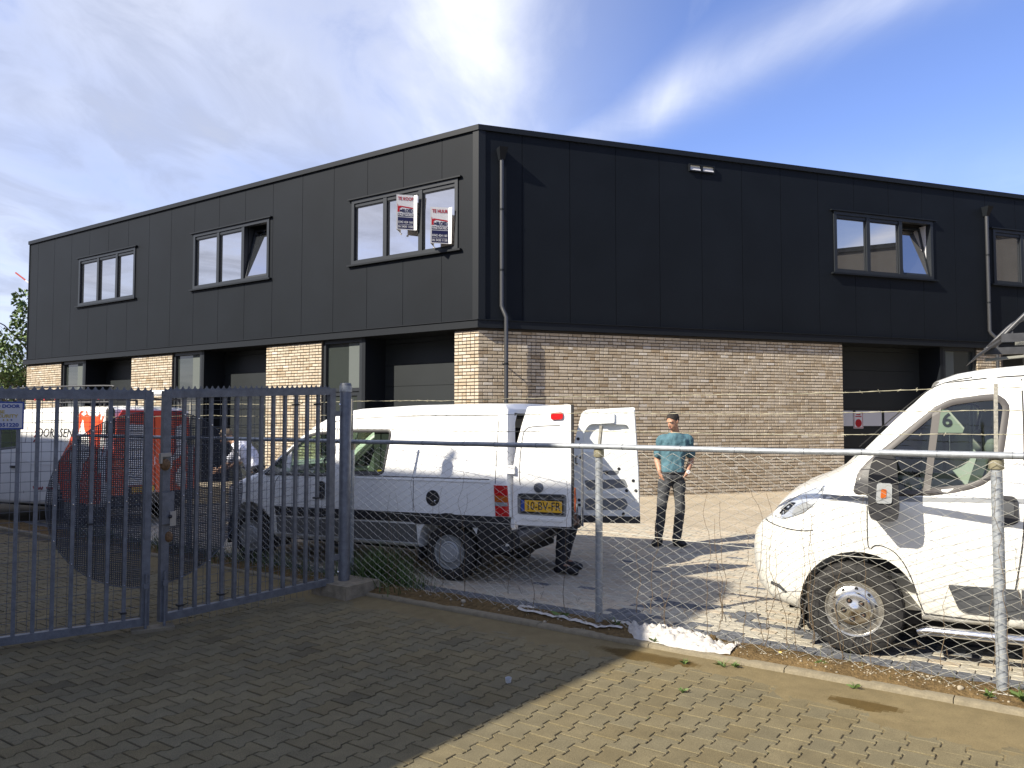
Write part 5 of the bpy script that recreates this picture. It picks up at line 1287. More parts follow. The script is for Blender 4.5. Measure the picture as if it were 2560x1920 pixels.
# orange corner with a white flame
rB.patch([(-.745, .40), (.16, .40), (.32, .75), (.30, 1.05), (.12, 1.35), (.05, 1.62), (-.05, 1.86), (-.66, 1.88), (-.70, 1.5)], .0012, .004).build('orange_corner', ORANGE, red)
rB.patch(fine([(-.22, .72), (-.05, .95), (.06, 1.12), (-.06, 1.38), (-.14, 1.72), (-.22, 1.55), (-.36, 1.42), (-.42, 1.15), (-.28, 1.0)], 3, True), .0026, .003).build('flame_mark', WHITE, red)
rB.patch([(1.15, 1.02), (1.02, .98), (.32, .985), (.32, 1.005), (1.0, 1.0), (1.12, 1.05)], .006, .01).build('body_crease', WHITE, red)
rB.seam([(1.25, 1.66), (1.25, 1.35), (1.20, .5)], .012).build('panel_gap', SEAM, red); rB.seam([(1.08, 1.66), (.9, 1.70), (.3, 1.71)], .010).build('panel_gap', SEAM, red)
def RS(x, z, o_=.004): return Vector((x, rB.W([(x, z)])[0]+o_, z))
text('DORASEN', red, RS(.50, 1.50, .006), (-1, 0, 0), (0, -.13, 1), .20, INK, 'CENTER', 1.0, 0)
for z in (1.40, 1.48, 1.56):
    mb = MB(); mb.tube([RS(1.02, z-.05), RS(.98, z), RS(.90, z+.01)], .012, 5); mb.build('red_swoosh', SIGNR, red)
for x0, x1 in ((.95, .70), (.60, .40)):
    mb = MB(); mb.tube(fine([RS(x0+(x1-x0)*i/8, .60+.025*(-1)**i) for i in range(9)], 2), .009, 4); mb.build('red_script', SIGNR, red)
rB.patch(rounded([(1.58, .95), (1.40, .95), (1.40, .91), (1.58, .91)], .015), .015, .02).build('door_handle', BLKPL, red)
mb = MB(); mb.box(-.775, -.765, -.88, .88, .55, 1.86)
def rear_pl(nm, poly, m, o0=.0, o1=.012, par=None):
    mb = MB()
    def X(z): return -.80-.0+ .055*max(0, (z-1.2)/.7) 
    mb.prism(poly, lambda y, z: (X(z)-o0, y, z), lambda y, z: (X(z)-o1, y, z)); return mb.build(nm, m, par or red)
rl_ = rear_pl('rear_door', rounded([(.80, .52), (.01, .52), (.01, 1.78), (.68, 1.78), (.78, 1.2)], .05), ORANGE)
rr_ = rear_pl('rear_door', rounded([(-.01, .52), (-.80, .52), (-.78, 1.2), (-.68, 1.78), (-.01, 1.78)], .05), ORANGE)
rear_pl('white_panel', rounded([(.56, .66), (.10, .66), (.10, 1.62), (.50, 1.66)], .08), WHITE, .0125, .016, rl_)
rear_pl('flame_mark', fine([(-.25, 1.02), (-.42, 1.22), (-.40, 1.55), (-.56, 1.62), (-.62, 1.35), (-.5, 1.1)], 3, True), WHITE, .0125, .016, rr_)
rear_pl('flame_mark', fine([(-.20, .80), (-.34, .95), (-.30, 1.15), (-.18, 1.3), (-.14, 1.0)], 3, True), WHITE, .0125, .016, rr_)
rear_pl('flame_mark', fine([(-.45, .60), (-.62, .62), (-.60, .85), (-.50, .92), (-.40, .78)], 3, True), WHITE, .0125, .016, rr_)
rear_pl('roof_header', [(.66, 1.785), (-.66, 1.785), (-.60, 1.87), (.60, 1.87)], REDP)
rp = rear_pl('number_plate', [(.52, .53), (.02, .53), (.02, .645), (.52, .645)], INK, .0165, .02, rl_); rear_pl('plate_face', [(.46, .54), (.03, .54), (.03, .635), (.46, .635)], PLATEY, .0202, .022, rl_)
for y in (.84, -.84):
    rear_pl('rear_lamp', rounded([(y+.05, .75), (y-.05, .75), (y-.045, 1.25), (y+.045, 1.25)], .02), LAMPR, .0, .02)
rear_pl('rear_bumper', rounded([(.88, .36), (-.88, .36), (-.86, .52), (.86, .52)], .03), BLKPL, -.02, .06)
rear_pl('door_gap', [(.008, .55), (-.008, .55), (-.008, 1.8), (.008, 1.8)], SEAM, .0, .006)
mb = MB(); mb.lathe([(.06, 1.50), (.065, 1.52), (.065, 1.86), (.05, 1.9), (0, 1.91)], 14, Matrix.Translation((-.80, .84, 0))); mb.build('corner_tube', mat('tube_black', (0.03, 0.03, 0.03), .25), red, smooth=40)
# ladders and pipes on the roof
la = thing('roof_ladder', 'aluminium ladder and pipes lashed with red straps on the orange-red van roof', 'ladder', (0, 0, 0)); la.matrix_world = Matrix.Translation((R_O[0], R_O[1], 0)) @ Matrix.Rotation(math.atan2(math.cos(R_ANG), -math.sin(R_ANG)), 4, 'Z')
ALU = mat('aluminium', (0.55, 0.56, 0.57), .35, .8)
for y in (.55, .20): mb = MB(); mb.beam((-.9, y, 2.13), (2.2, y, 2.13), .03, .07); mb.build('ladder_rail', ALU, la)
for i in range(11): mb = MB(); mb.tube([(-.7+.28*i, .20, 2.13), (-.7+.28*i, .55, 2.13)], .015, 8); mb.build('rung', ALU, la)
mb = MB(); mb.tube([(-1.0, -.1, 2.17), (1.8, -.1, 2.17)], .045, 12); mb.tube([(-.8, -.3, 2.17), (1.6, -.3, 2.17)], .045, 12); mb.build('white_pipe', WHITE, la)
for x in (.9, 1.2, 1.45, -.2): mb = MB(); mb.tube([(x, .62, 2.05), (x+.05, .58, 2.19), (x+.1, .1, 2.2)], .014, 5); mb.build('red_strap', mat('strap_red', (0.45, 0.02, 0.03), .7), la)
for x in (-.5, .6, 1.6):
    mb = MB(); mb.beam((x, -.72, 2.07), (x, .72, 2.07), .04, .03); mb.beam((x, .72, 1.86), (x, .72, 2.08), .03, .03, up=(1, 0, 0)); mb.beam((x, -.72, 1.86), (x, -.72, 2.08), .03, .03, up=(1, 0, 0)); mb.build('roof_bar', BLKST, red)
mb = MB(); mb.tube(fine([(-.7, .74, 1.98), (-.7, .74, 2.2), (-.5, .74, 2.26), (1.7, .74, 2.26), (2.0, .74, 2.2), (2.05, .74, 2.0)], 4), .013, 6); mb.tube([(-.7, .74, 2.0), (2.05, .74, 2.0)], .013, 6); mb.build('rack_tube', BLKST, red)
# ================================================================== PEOPLE
def limb(pts, k=5, n=14):
    """closed tapering limb through (point, radius) pairs"""
    P = [Vector(p[0]) for p in pts]; R_ = [p[1] for p in pts]
    c = fine(P, k); rr = []
    for i in range(len(c)):
        t = i/k; a = min(int(t), len(R_)-2); f_ = t-a; f_ = f_*f_*(3-2*f_)*.5+f_*.5; rr.append(R_[a]*(1-f_)+R_[a+1]*f_)
    mb = MB(); d0 = (Vector(c[0])-Vector(c[1])).normalized(); d1 = (Vector(c[-1])-Vector(c[-2])).normalized()
    pre = [tuple(Vector(c[0])+d0*rr[0]*q) for q in (.85, .5)]; post = [tuple(Vector(c[-1])+d1*rr[-1]*q) for q in (.5, .85)]
    mb.tube(pre+c+post, [rr[0]*.45, rr[0]*.82]+rr+[rr[-1]*.82, rr[-1]*.45], n); return mb.mesh('limb', SKIN, merge=True)
def trunk(rings, xax, k=5, n=22):
    """closed trunk: rings (centre, half width, half depth), xax = direction of the shoulders"""
    C = fine([r[0] for r in rings], k); W_2 = fine([(r[1], r[2]) for r in rings], k); x = Vector(xax).normalized(); vs = []; fs = []
    for i, (c, w) in enumerate(zip(C, W_2)):
        d = (Vector(C[min(i+1, len(C)-1)])-Vector(C[max(0, i-1)])).normalized(); y = d.cross(x).normalized(); xx = y.cross(d)
        for q in range(n):
            t = 2*math.pi*q/n; cs, sn = math.cos(t), math.sin(t); e_ = .80
            vs.append(Vector(c)+xx*w[0]*math.copysign(abs(cs)**e_, cs)+y*w[1]*math.copysign(abs(sn)**e_, sn))
    for i in range(len(C)-1):
        for q in range(n): fs.append([i*n+q, i*n+(q+1) % n, (i+1)*n+(q+1) % n, (i+1)*n+q])
    fs += [list(range(n))[::-1], [(len(C)-1)*n+q for q in range(n)]]
    mb = MB(); mb.add(vs, fs); return mb.mesh('trunk', SKIN, merge=True)
def join_remesh(meshes, voxel, smooth_it=4):
    b = bmesh.new()
    for m in meshes: b.from_mesh(m)
    me = bpy.data.meshes.new('j'); b.to_mesh(me); b.free()
    o = bpy.data.objects.new('j', me); COL.objects.link(o)
    r = o.modifiers.new('r', 'REMESH'); r.mode = 'VOXEL'; r.voxel_size = voxel; r.use_smooth_shade = True
    s = o.modifiers.new('s', 'SMOOTH'); s.iterations = smooth_it; s.factor = .5
    m = baked(o); bpy.data.objects.remove(o); return m
def frame(fwd, up=(0, 0, 1)):
    f = Vector(fwd).normalized(); r = f.cross(Vector(up)).normalized(); u = r.cross(f)
    return Matrix(((r.x, f.x, u.x), (r.y, f.y, u.y), (r.z, f.z, u.z)))     # local x right, y forward, z up
def head_parts(c, fwd, up=(0, 0, 1)):
    """head about .235 high; returns meshes and a placing function"""
    R_ = frame(fwd, up); c = Vector(c)
    def Hh(x, y, z): return c+R_ @ Vector((x, y, z))
    M3 = R_.to_4x4(); mbs = []
    def ball(p, rx, ry, rz, n=16): mb = MB(); mb.ball(Hh(*p), rx, ry, rz, n, M3); mbs.append(mb.mesh('h', SKIN))
    ball((0, -.012, .028), .073, .094, .090); ball((0, .020, -.030), .062, .072, .085); ball((0, .040, -.082), .040, .042, .034)
    ball((0, .090, -.018), .012, .018, .024, 8); ball((0, .104, -.030), .013, .012, .011, 8); ball((0, .075, .026), .058, .018, .012, 10)
    ball((.072, -.008, -.005), .012, .022, .032, 8); ball((-.072, -.008, -.005), .012, .022, .032, 8); ball((0, .080, -.062), .026, .014, .012, 10)
    return mbs, Hh, M3
def hand(wrist, d, palm_n, side, curl=.5):
    """palm, four fingers and a thumb growing from the wrist along d"""
    w = Vector(wrist); d = Vector(d).normalized(); n = Vector(palm_n); n = (n-d*n.dot(d)).normalized(); s = d.cross(n)*side; ms = []
    mb = MB(); q = frame(d, n).to_4x4(); mb.ball(w+d*.05, .040, .055, .017, 12, q); ms.append(mb.mesh('palm', SKIN)); ms.append(limb([(w-d*.03, .026), (w+d*.03, .027)]))
    for i, (o_, L_) in enumerate(((.030, .070), (.010, .080), (-.010, .075), (-.029, .060))):
        a = w+d*.080+s*o_; b = a+(d*math.cos(curl*.6)+n*math.sin(curl*.6))*L_*.5; c = b+(d*math.cos(curl*1.5)+n*math.sin(curl*1.5))*L_*.35; e = c+(d*math.cos(curl*2.2)+n*math.sin(curl*2.2))*L_*.25
        ms.append(limb([(a, .0100), (b, .0092), (c, .0085), (e, .0070)], 3, 8))
    a = w+d*.025+s*.026; b = a+(d*.6+s*.7+n*.2).normalized()*.035; c = b+(d*.85+s*.25+n*.35).normalized()*.030
    ms.append(limb([(a, .0135), (b, .011), (c, .0088)], 3, 8))
    return ms
def person(label, loc, rotz, J, headfwd, mats, watch=False, bud=False, headup=(0, 0, 1)):
    """J: joints. mats: skin, shirt, trousers, shoes, hair"""
    root = thing('person', label, 'person', loc, rotz); V = {k: Vector(v) for k, v in J.items()}
    pel, spn, chs, nck, hd = V['pelvis'], V['spine'], V['chest'], V['neck'], V['head']
    xa = V['shR']-V['shL']
    mu = pel.lerp(spn, .5)
    parts_ = [trunk([(pel-(spn-pel)*.55, .10, .08), (pel, .150, .105), (spn, .128, .092), (chs, .165, .108), (chs.lerp(nck, .55), .135, .085), (nck, .062, .058)], xa), limb([(nck-(hd-nck)*.35, .060), (nck, .058), (nck.lerp(hd, .7), .054)])]
    for s in 'LR':
        parts_ += [limb([(V['sh'+s], .058), (V['sh'+s].lerp(V['el'+s], .5), .050), (V['el'+s], .040), (V['el'+s].lerp(V['wr'+s], .35), .041), (V['wr'+s], .027)]),
                   limb([(V['hp'+s]+UZ*.03, .080), (V['hp'+s].lerp(V['kn'+s], .4), .066), (V['kn'+s], .050), (V['kn'+s].lerp(V['an'+s], .3), .050), (V['an'+s], .036), (V['an'+s].lerp(V['to'+s], .4), .036), (V['to'+s], .030)])]
    hm, Hh, M3 = head_parts(hd, headfwd, headup); hands = []
    for s, sg in (('L', 1), ('R', -1)):
        hands += hand(V['wr'+s], V['ha'+s]-V['wr'+s], V['pn'+s], sg, .5)
    bm_ = join_remesh(parts_+hm+hands, .0068, 3); bm_.materials.clear(); bm_.materials.append(mats['skin']); bm_.polygons.foreach_set('material_index', [0]*len(bm_.polygons))
    b = link('body', bm_, root)
    # face: eyes, brows, mouth; hair cap
    for x in (.030, -.030):
        mb = MB(); mb.ball(Hh(x, .078, .004), .013, .008, .007, 8, M3); ey = mb.build('eye', mat('eye_dark', (0.05, 0.035, 0.03), .3), root)
        mb = MB(); mb.tube([Hh(x-.014, .084, .024), Hh(x, .088, .027), Hh(x+.014, .084, .024)], .0035, 5); mb.build('eyebrow', mats['hair'], root)
    mb = MB(); mb.tube([Hh(-.022, .088, -.064), Hh(0, .095, -.061), Hh(.022, .088, -.064)], .005, 5); mb.build('mouth', mat('lip', (0.30, 0.11, 0.09), .5), root)
    mb = MB(); n = 22
    vs, fs = [], []
    for i in range(11):
        t = math.pi*.5*i/10*1.12
        for k in range(n):
            a = 2*math.pi*k/n; y = math.cos(a); lim = 1.22 if y < -.1 else 1.22-.62*(y+.1)/1.1
            tt = t*lim; r = (1.035 if i < 6 else 1.035-.012*(i-5))+.025*fbm(k*1.7, i*1.3)
            p = Vector((.0775*math.sin(tt)*math.sin(a)*r, -.012+.1005*math.sin(tt)*y*r, .032+.096*math.cos(tt)*r)); vs.append(Hh(*p))
    for i in range(10):
        for k in range(n): fs.append([i*n+k, i*n+(k+1) % n, (i+1)*n+(k+1) % n, (i+1)*n+k])
    mb.add(vs, fs)
    if mats.get('hair_on', True): mb.build('hair', mats['hair'], root, smooth=60, merge=True)
    # shirt
    axd = (spn-pel)
    sh = [trunk([(pel+axd*.02, .172, .125), (pel+axd*.5, .162, .120), (spn, .158, .118), (chs, .182, .124), (chs.lerp(nck, .50), .168, .104), (chs.lerp(nck, .78), .120, .086), (chs.lerp(nck, .97), .068, .068)], xa)]
    for s in 'LR':
        a, b, c = V['sh'+s], V['el'+s], V['wr'+s]; ctr = chs.lerp(a, .55)
        if mats.get('long'): sh.append(limb([(ctr, .075), (a, .074), (a.lerp(b, .5), .066), (b, .056), (b.lerp(c, .5), .050), (c, .042)]))
        else: sh.append(limb([(nck.lerp(a, .40)+UZ*-.045, .062), (a+UZ*-.004, .067), (a.lerp(b, .35), .067), (a.lerp(b, .72), .075)]))
    me = join_remesh(sh, .013, 5)
    for v in me.vertices:
        q = v.co; f_ = .011*fbm(q.x*9, q.z*6+q.y*5, 2)+.006*fbm(q.x*22, q.z*14, 5); v.co = q+Vector((f_, f_*1.2, 0))
    me.materials.clear(); me.materials.append(mats['shirt']); me.polygons.foreach_set('material_index', [0]*len(me.polygons)); link('shirt', me, root)
    # trousers
    tr = [trunk([(pel-axd*.62, .10, .085), (pel-axd*.3, .168, .122), (pel, .166, .122), (pel+axd*.28, .156, .114)], xa)]
    for s in 'LR':
        tr.append(limb([(V['hp'+s]+(pel-V['hp'+s])*.3+UZ*.02, .094), (V['hp'+s].lerp(V['kn'+s], .25), .092), (V['hp'+s].lerp(V['kn'+s], .6), .078), (V['kn'+s], .067), (V['kn'+s].lerp(V['an'+s], .4), .067), (V['an'+s]+UZ*.02, .058), (V['an'+s]-UZ*.045, .058)]))
    me = join_remesh(tr, .012, 3)
    for v in me.vertices:
        q = v.co; f_ = .009*fbm(q.x*8, q.z*13, 7)+.005*fbm(q.x*20, q.z*30, 1); v.co = q+Vector((f_, f_, 0))
    me.materials.clear(); me.materials.append(mats['trousers']); me.polygons.foreach_set('material_index', [0]*len(me.polygons)); link('trousers', me, root)
    for s in 'LR':
        an, to = V['an'+s], V['to'+s]; hl = an+(an-to).normalized()*.05; hl.z = .04
        up_ = Vector((an.x, an.y, an.z)); me = join_remesh([limb([(up_+UZ*.10, .049), (up_+UZ*.02, .050), (Vector((an.x, an.y, an.z-.05)), .045)]), limb([(Vector((hl.x, hl.y, .042)), .040), (Vector((an.x, an.y, .058)), .050), (an.lerp(to, .5)+Vector((0, 0, .052-an.lerp(to, .5).z)), .051), (Vector((to.x, to.y, .040)), .040)])], .011, 3)
        me.materials.clear(); me.materials.append(mats['shoes']); me.polygons.foreach_set('material_index', [0]*len(me.polygons)); link('shoe', me, root)
    if mats.get('belt', True):
        mb = MB(); c = pel.lerp(spn, .18); mb.tube([c+Vector((.168*math.cos(t), .124*math.sin(t), -.02)) for t in np.linspace(0, 2*math.pi, 28)], .016, 6, cap=False); mb.build('belt', INK, root)
    if watch:
        w = V['wrL'].lerp(V['elL'], .10); d = (V['elL']-V['wrL']).normalized(); mb = MB(); M = Matrix.Translation(w) @ d.to_track_quat('Z', 'Y').to_matrix().to_4x4(); mb.lathe([(.029, -.010), (.032, -.009), (.032, .009), (.029, .010)], 14, M); mb.build('watch_strap', INK, root)
        mb = MB(); f = Vector((.25, -1, .15)).normalized(); M = Matrix.Translation(w+f*.030) @ f.to_track_quat('Z', 'Y').to_matrix().to_4x4(); mb.lathe([(.026, 0), (.026, .008), (0, .009)], 16, M); mb.build('watch_face', mat('watch_white', (.85, .85, .85), .15, coat=1), root)
    if bud:
        mb = MB(); mb.ball(Hh(.083, .0, -.012), .010, n=8); mb.tube([Hh(.084, .004, -.014), Hh(.082, .014, -.045)], .0055, 6); mb.build('earbud', SIGNW, root)
    return root
J1 = dict(pelvis=(.035, 0, .98), spine=(.055, .01, 1.17), chest=(.085, .01, 1.38), neck=(.085, -.005, 1.545), head=(.045, -.06, 1.692),
          shL=(.265, .01, 1.455), elL=(.318, .075, 1.17), wrL=(.225, -.060, .985), haL=(.150, -.055, .90), pnL=(-1, .2, 0),
          shR=(-.095, .01, 1.45), elR=(-.152, .06, 1.17), wrR=(-.135, -.060, .985), haR=(-.095, -.052, .89), pnR=(1, .2, 0),
          hpL=(.125, 0, .92), knL=(.135, -.03, .50), anL=(.10, .02, .09), toL=(.165, -.125, .04), hpR=(-.06, 0, .92), knR=(-.115, -.03, .50), anR=(-.15, .03, .09), toR=(-.235, -.095, .04))
person('young man in teal T-shirt and faded black jeans with hands in his pockets', (2.15, 10.80, 0), 0, J1, (-.72, -.62, -.36), dict(skin=SKIN, shirt=TEAL, trousers=JEANS, shoes=SHOE, hair=HAIR), watch=True, bud=True)
# seated figure in the rear doorway, only boots, knees and hair seen past the open door
J2 = dict(pelvis=(0, -.05, .62), spine=(0, .0, .78), chest=(0, .12, .95), neck=(0, .22, 1.06), head=(0, .33, 1.10),
          shL=(.17, .10, .97), elL=(.21, .22, .76), wrL=(.12, .40, .62), haL=(.10, .47, .56), pnL=(-1, 0, 0), shR=(-.17, .10, .97), elR=(-.21, .22, .76), wrR=(-.12, .40, .62), haR=(-.10, .47, .56), pnR=(1, 0, 0),
          hpL=(.09, .0, .62), knL=(.13, .40, .55), anL=(.12, .36, .10), toL=(.15, .56, .04), hpR=(-.09, 0, .62), knR=(-.13, .40, .53), anR=(-.14, .30, .10), toR=(-.17, .48, .04))
person('person in dark work clothes and boots sitting behind the open van door', (.27, 9.13, 0), math.atan2(.446, -.895)+math.pi/2, J2, (0, .75, -.55), dict(skin=SKIND, shirt=DKCLOTH, trousers=DKCLOTH, shoes=SHOE, hair=HAIRB, long=True))
# man leaning forward beyond the bonnet, beside the orange-red van
J3 = dict(pelvis=(.12, 0, .98), spine=(.06, 0, 1.13), chest=(-.05, 0, 1.28), neck=(-.20, 0, 1.385), head=(-.32, -.01, 1.455),
          shL=(-.06, .17, 1.30), elL=(-.20, .24, 1.05), wrL=(-.38, .14, .95), haL=(-.46, .12, .92), pnL=(0, -1, 0), shR=(-.06, -.17, 1.30), elR=(-.20, -.24, 1.05), wrR=(-.38, -.14, .95), haR=(-.46, -.12, .92), pnR=(0, 1, 0),
          hpL=(.12, .09, .92), knL=(.06, .10, .5), anL=(.12, .11, .09), toL=(-.05, .12, .04), hpR=(.12, -.09, .92), knR=(.05, -.10, .5), anR=(.10, -.11, .09), toR=(-.07, -.12, .04))
person('man in a pale shirt leaning forward behind the gate by the orange-red van', (-4.10, 12.2, 0), 0, J3, (-.85, -.1, -.45), dict(skin=SKIND, shirt=PALESH, trousers=DKCLOTH, shoes=SHOE, hair=mat('grey_brown_hair', (.12, .09, .06), .9)))

# ================================================================== PLANTS, LITTER
rng = random.Random(21)
def leaf(mb, p, d, s, w):
    d = Vector(d).normalized(); r = d.cross(Vector((rng.uniform(-1, 1), rng.uniform(-1, 1), rng.uniform(-1, 1)))).normalized()*w
    p = Vector(p); mb.add([p, p+d*s*.5+r, p+d*s, p+d*s*.5-r], [[0, 1, 2, 3]])
def blade(mb, p, h, bend, w):
    p = Vector(p); a = rng.uniform(0, 6.28); d = Vector((math.cos(a), math.sin(a), 0)); r = Vector((-d.y, d.x, 0))*w; vs = []
    for i in range(4):
        t = i/3; q = p+UZ*h*(t-.25*bend*t*t)+d*bend*h*t*t; vs += [q-r*(1-t*.9), q+r*(1-t*.9)]
    mb.add(vs, [[2*i, 2*i+1, 2*i+3, 2*i+2] for i in range(3)])
def weed(a, b, z, s, label, tall=False):
    mb = MB(); c0 = (0.075, 0.12, 0.025)
    p = AB(a, b, z)
    for k in range(int(14+rng.random()*8)):
        q = rng.uniform(.7, 1.3); mb.col = tuple(x*q for x in c0)
        if rng.random() < .5: blade(mb, p+Vector((rng.uniform(-.03, .03), rng.uniform(-.03, .03), 0))*s*6, s*rng.uniform(.5, 1.1), rng.uniform(.4, 1.2), .004)
        else: an = rng.uniform(0, 6.28); leaf(mb, p+UZ*.008, (math.cos(an), math.sin(an), rng.uniform(.1, .6)), s*rng.uniform(.6, 1.2), s*.16)
    tag(mb.build('weed', GRASSM), label, 'weed', 'small weeds along the kerb')
weed(-2.02, 5.32, .008, .075, 'weed sprawling on drifted sand at the kerb below the white plastic sheet')
weed(-1.95, 5.36, .01, .055, 'low weed hugging the kerb just right of the sprawling sand weed'); weed(-2.62, 5.50, .04, .05, 'small green weed poking out beside the crumpled plastic')
weed(-2.27, 5.24, .004, .045, 'tiny dark weed in the damp sand patch'); weed(-1.18, 5.38, .01, .055, 'weed sprouting from the kerb joint in the sunny right half')
weed(-.30, 5.60, .05, .10, 'leafy weed clump at the foot of the right fence post'); weed(-.14, 5.52, .05, .08, 'grassy weed right of the right fence post'); weed(-.47, 5.56, .05, .06, 'round small weed left of the right fence post')
weed(-1.45, 5.62, .05, .05, 'thin weed in the bare soil between the two front fence posts'); weed(-2.05, 4.70, .0, .04, 'weed in the paver joints under the sand edge'); weed(-3.55, 5.66, .06, .10, 'weed at the shaded foot of the middle fence post'); weed(-3.05, 5.68, .06, .09, 'tuft beside the middle fence post')
# tall grass by the gate post
mb = MB()
for k in range(900):
    a = -5.98+rng.gauss(0, .22); b = 5.97+rng.gauss(0, .14); q = rng.uniform(.5, 1.35); mb.col = (0.055*q, 0.105*q, 0.016*q); h = max(.10, .44-.6*abs(a+6.0))*rng.uniform(.5, 1.2); blade(mb, AB(a, b, 0), h, rng.uniform(.3, 1.1), .005)
tag(mb.build('tall_grass', GRASSM, None, kind='stuff'), 'dark green tuft of tall grass behind the fence beside the gate post', 'grass')
mb = MB()
for k in range(1500):
    a = rng.uniform(-12, -5.2); b = 5.75+rng.gauss(0, .14); q = rng.uniform(.5, 1.3); mb.col = (0.05*q, 0.085*q, 0.018*q); blade(mb, AB(a, b, 0), rng.uniform(.08, .30), rng.uniform(.3, 1.2), .005)
for k in range(900):
    a = rng.uniform(-5.2, 3.0); b = rng.uniform(5.58, 5.86); q = rng.uniform(.6, 1.3); mb.col = (0.085*q, 0.085*q, 0.03*q) if rng.random() < .5 else (0.13*q, 0.10*q, 0.05*q); blade(mb, AB(a, b, .03), rng.uniform(.03, .13), rng.uniform(.3, 1.4), .0025)
tag(mb.build('verge_grass', GRASSM, None, kind='stuff'), 'sparse grass and dry stalks growing along the foot of the fence', 'grass')
mb = MB()
for k in range(1300):
    i_ = rng.randrange(int(-9/PW), int(3/PW)); j_ = rng.randrange(8, 27); p = AB((i_+.5)*PW+rng.uniform(-.01, .01), j_*PL+rng.uniform(-.09, .09))
    if fbm(p.x*.8, p.y*.8, 6) < .05: continue
    q = rng.uniform(.5, 1.2); mb.col = (0.045*q, 0.065*q, 0.012*q); blade(mb, p-UZ*.004, rng.uniform(.008, .03), rng.uniform(.4, 1.4), .0022)
tag(mb.build('joint_weeds', GRASSM, None, kind='stuff'), 'tiny weeds and moss in the joints of the zigzag pavers', 'weeds')
# pebbles, clods
def clod(mb, p, r, s):
    o = len(mb.v); mb.ball(p, r, r*rng.uniform(.7, 1.1), r*rng.uniform(.5, .8), 8)
    for i in range(o, len(mb.v)): v = Vector(mb.v[i])-Vector(p); mb.v[i] = tuple(Vector(p)+v*(1+.35*fbm(v.x*40+s, v.y*40, v.z*40)))
mb = MB()
for k in range(190):
    a = rng.uniform(-6, 3); b = rng.uniform(5.54, 5.84); clod(mb, AB(a, b, soil_z(a, b)+.002), rng.choice([.004, .005, .006, .009, .012]), k)
for k in range(170):
    a = rng.gauss(-1.1, .55); b = 5.66+rng.gauss(0, .05); clod(mb, AB(a, b, soil_z(a, b)+.002), rng.uniform(.003, .007), k)
tag(mb.build('pebbles', STONE, None, kind='stuff', smooth=50), 'pale pebbles scattered over the soil strip', 'pebbles')
for a, b, r, m, lb in ((-2.24, 5.66, .055, SOIL, 'large brown clod of earth right of the plastic sheet'), (-2.42, 5.72, .040, SOIL, 'brown clod of earth behind the white plastic sheet'), (-.62, 5.60, .022, STONE, 'pale stone by the right fence post'), (-4.55, 5.60, .028, STONE, 'pale stone in the shaded soil left of the middle post'),
                       (-3.62, 5.52, .018, STONE, 'small white stone by the kerb left of the middle post'), (-1.75, 5.72, .014, mat('yellow_chip', (.6, .42, .12), .8), 'yellow chip lying on the soil under the big van nose')):
    mb = MB(); clod(mb, AB(a, b, soil_z(a, b)+r*.35), r, a*10); tag(mb.build('stone', m, smooth=60), lb, 'stone')
for a, b, lb in ((-2.60, 2.62, 'clear plastic cup on the shaded pavers'), (-3.05, 4.22, 'white scrap of litter on the shaded pavers in front of the gate')):
    mb = MB(); mb.lathe([(.018, 0), (.021, .03), (.020, .03), (.017, .003), (0, .003)], 14, Matrix.Translation(AB(a, b, 0)) @ Matrix.Rotation(.2, 4, 'X')); tag(mb.build('plastic_cup', mat('cup_plastic', (.45, .46, .47), .3), smooth=40), lb, 'litter')
# white plastic sheet and the ribbon torn off it
mb = MB(); na, nb = 70, 26
def sheet(u, v):
    a = -2.90+.86*u; wv = .10+.055*math.sin(u*math.pi)+.02*fbm(u*5, 1)
    if u < .12: wv *= .25+u/.12*.75
    b = 5.63-.035*u+(v-.5)*2*wv*(.9)+.02*fbm(u*4, v*2, 3)
    hgt = .015+.055*math.sin(v*math.pi)**.8*math.sin(min(1, u*1.1+.05)*math.pi)**.6*(.55+.8*abs(fbm(u*6, v*3.5, 1)))+.045*abs(fbm(u*11, v*5, 5))+.006*abs(fbm(u*26, v*12, 7))
    return AB(a, b, soil_z(a, min(5.85, max(5.53, b)))*.9+hgt*min(1, .15+6*min(v, 1-v)))
mb.add([sheet(i/na, j/nb) for j in range(nb+1) for i in range(na+1)], [[j*(na+1)+i, j*(na+1)+i+1, (j+1)*(na+1)+i+1, (j+1)*(na+1)+i] for j in range(nb) for i in range(na)])
tag(mb.build('plastic_sheet', PLASTIC, smooth=70), 'crumpled white plastic sheet lying on the soil under the fence', 'plastic sheet')
def ribbon(pts, wd, label):
    mb = MB(); P = fine([(p[0], p[1]) for p in pts], 8); vs = []
    for i, (a, b) in enumerate(P):
        w = wd*(.6+.8*abs(fbm(i*.21, 3))); z = soil_z(a, b)+.008+.012*abs(fbm(i*.3, 1)); t = .6*fbm(i*.15, 8)
        vs += [AB(a, b-w/2, z), AB(a+.003, b, z+.010+.02*abs(t)), AB(a, b+w/2, z+.012*t)]
    mb.add(vs, [[3*i+k, 3*i+3+k, 3*i+4+k, 3*i+1+k] for i in range(len(P)-1) for k in (0, 1)]); tag(mb.build('plastic_strip', PLASTIC, smooth=70), label, 'plastic strip', 'strips of white plastic on the soil')
ribbon([(-2.95, 5.62), (-3.12, 5.585), (-3.26, 5.62), (-3.40, 5.655), (-3.58, 5.63), (-3.72, 5.64), (-3.92, 5.63), (-4.00, 5.70), (-3.86, 5.73)], .055, 'long thin strip of white plastic trailing left past the middle fence post')
ribbon([(-2.80, 5.70), (-2.98, 5.76), (-3.12, 5.78)], .07, 'short grey plastic strip lying behind the crumpled sheet')
ribbon([(-2.12, 5.60), (-2.05, 5.62), (-2.03, 5.69), (-2.08, 5.72)], .03, 'curled end of white plastic beside the earth clod')

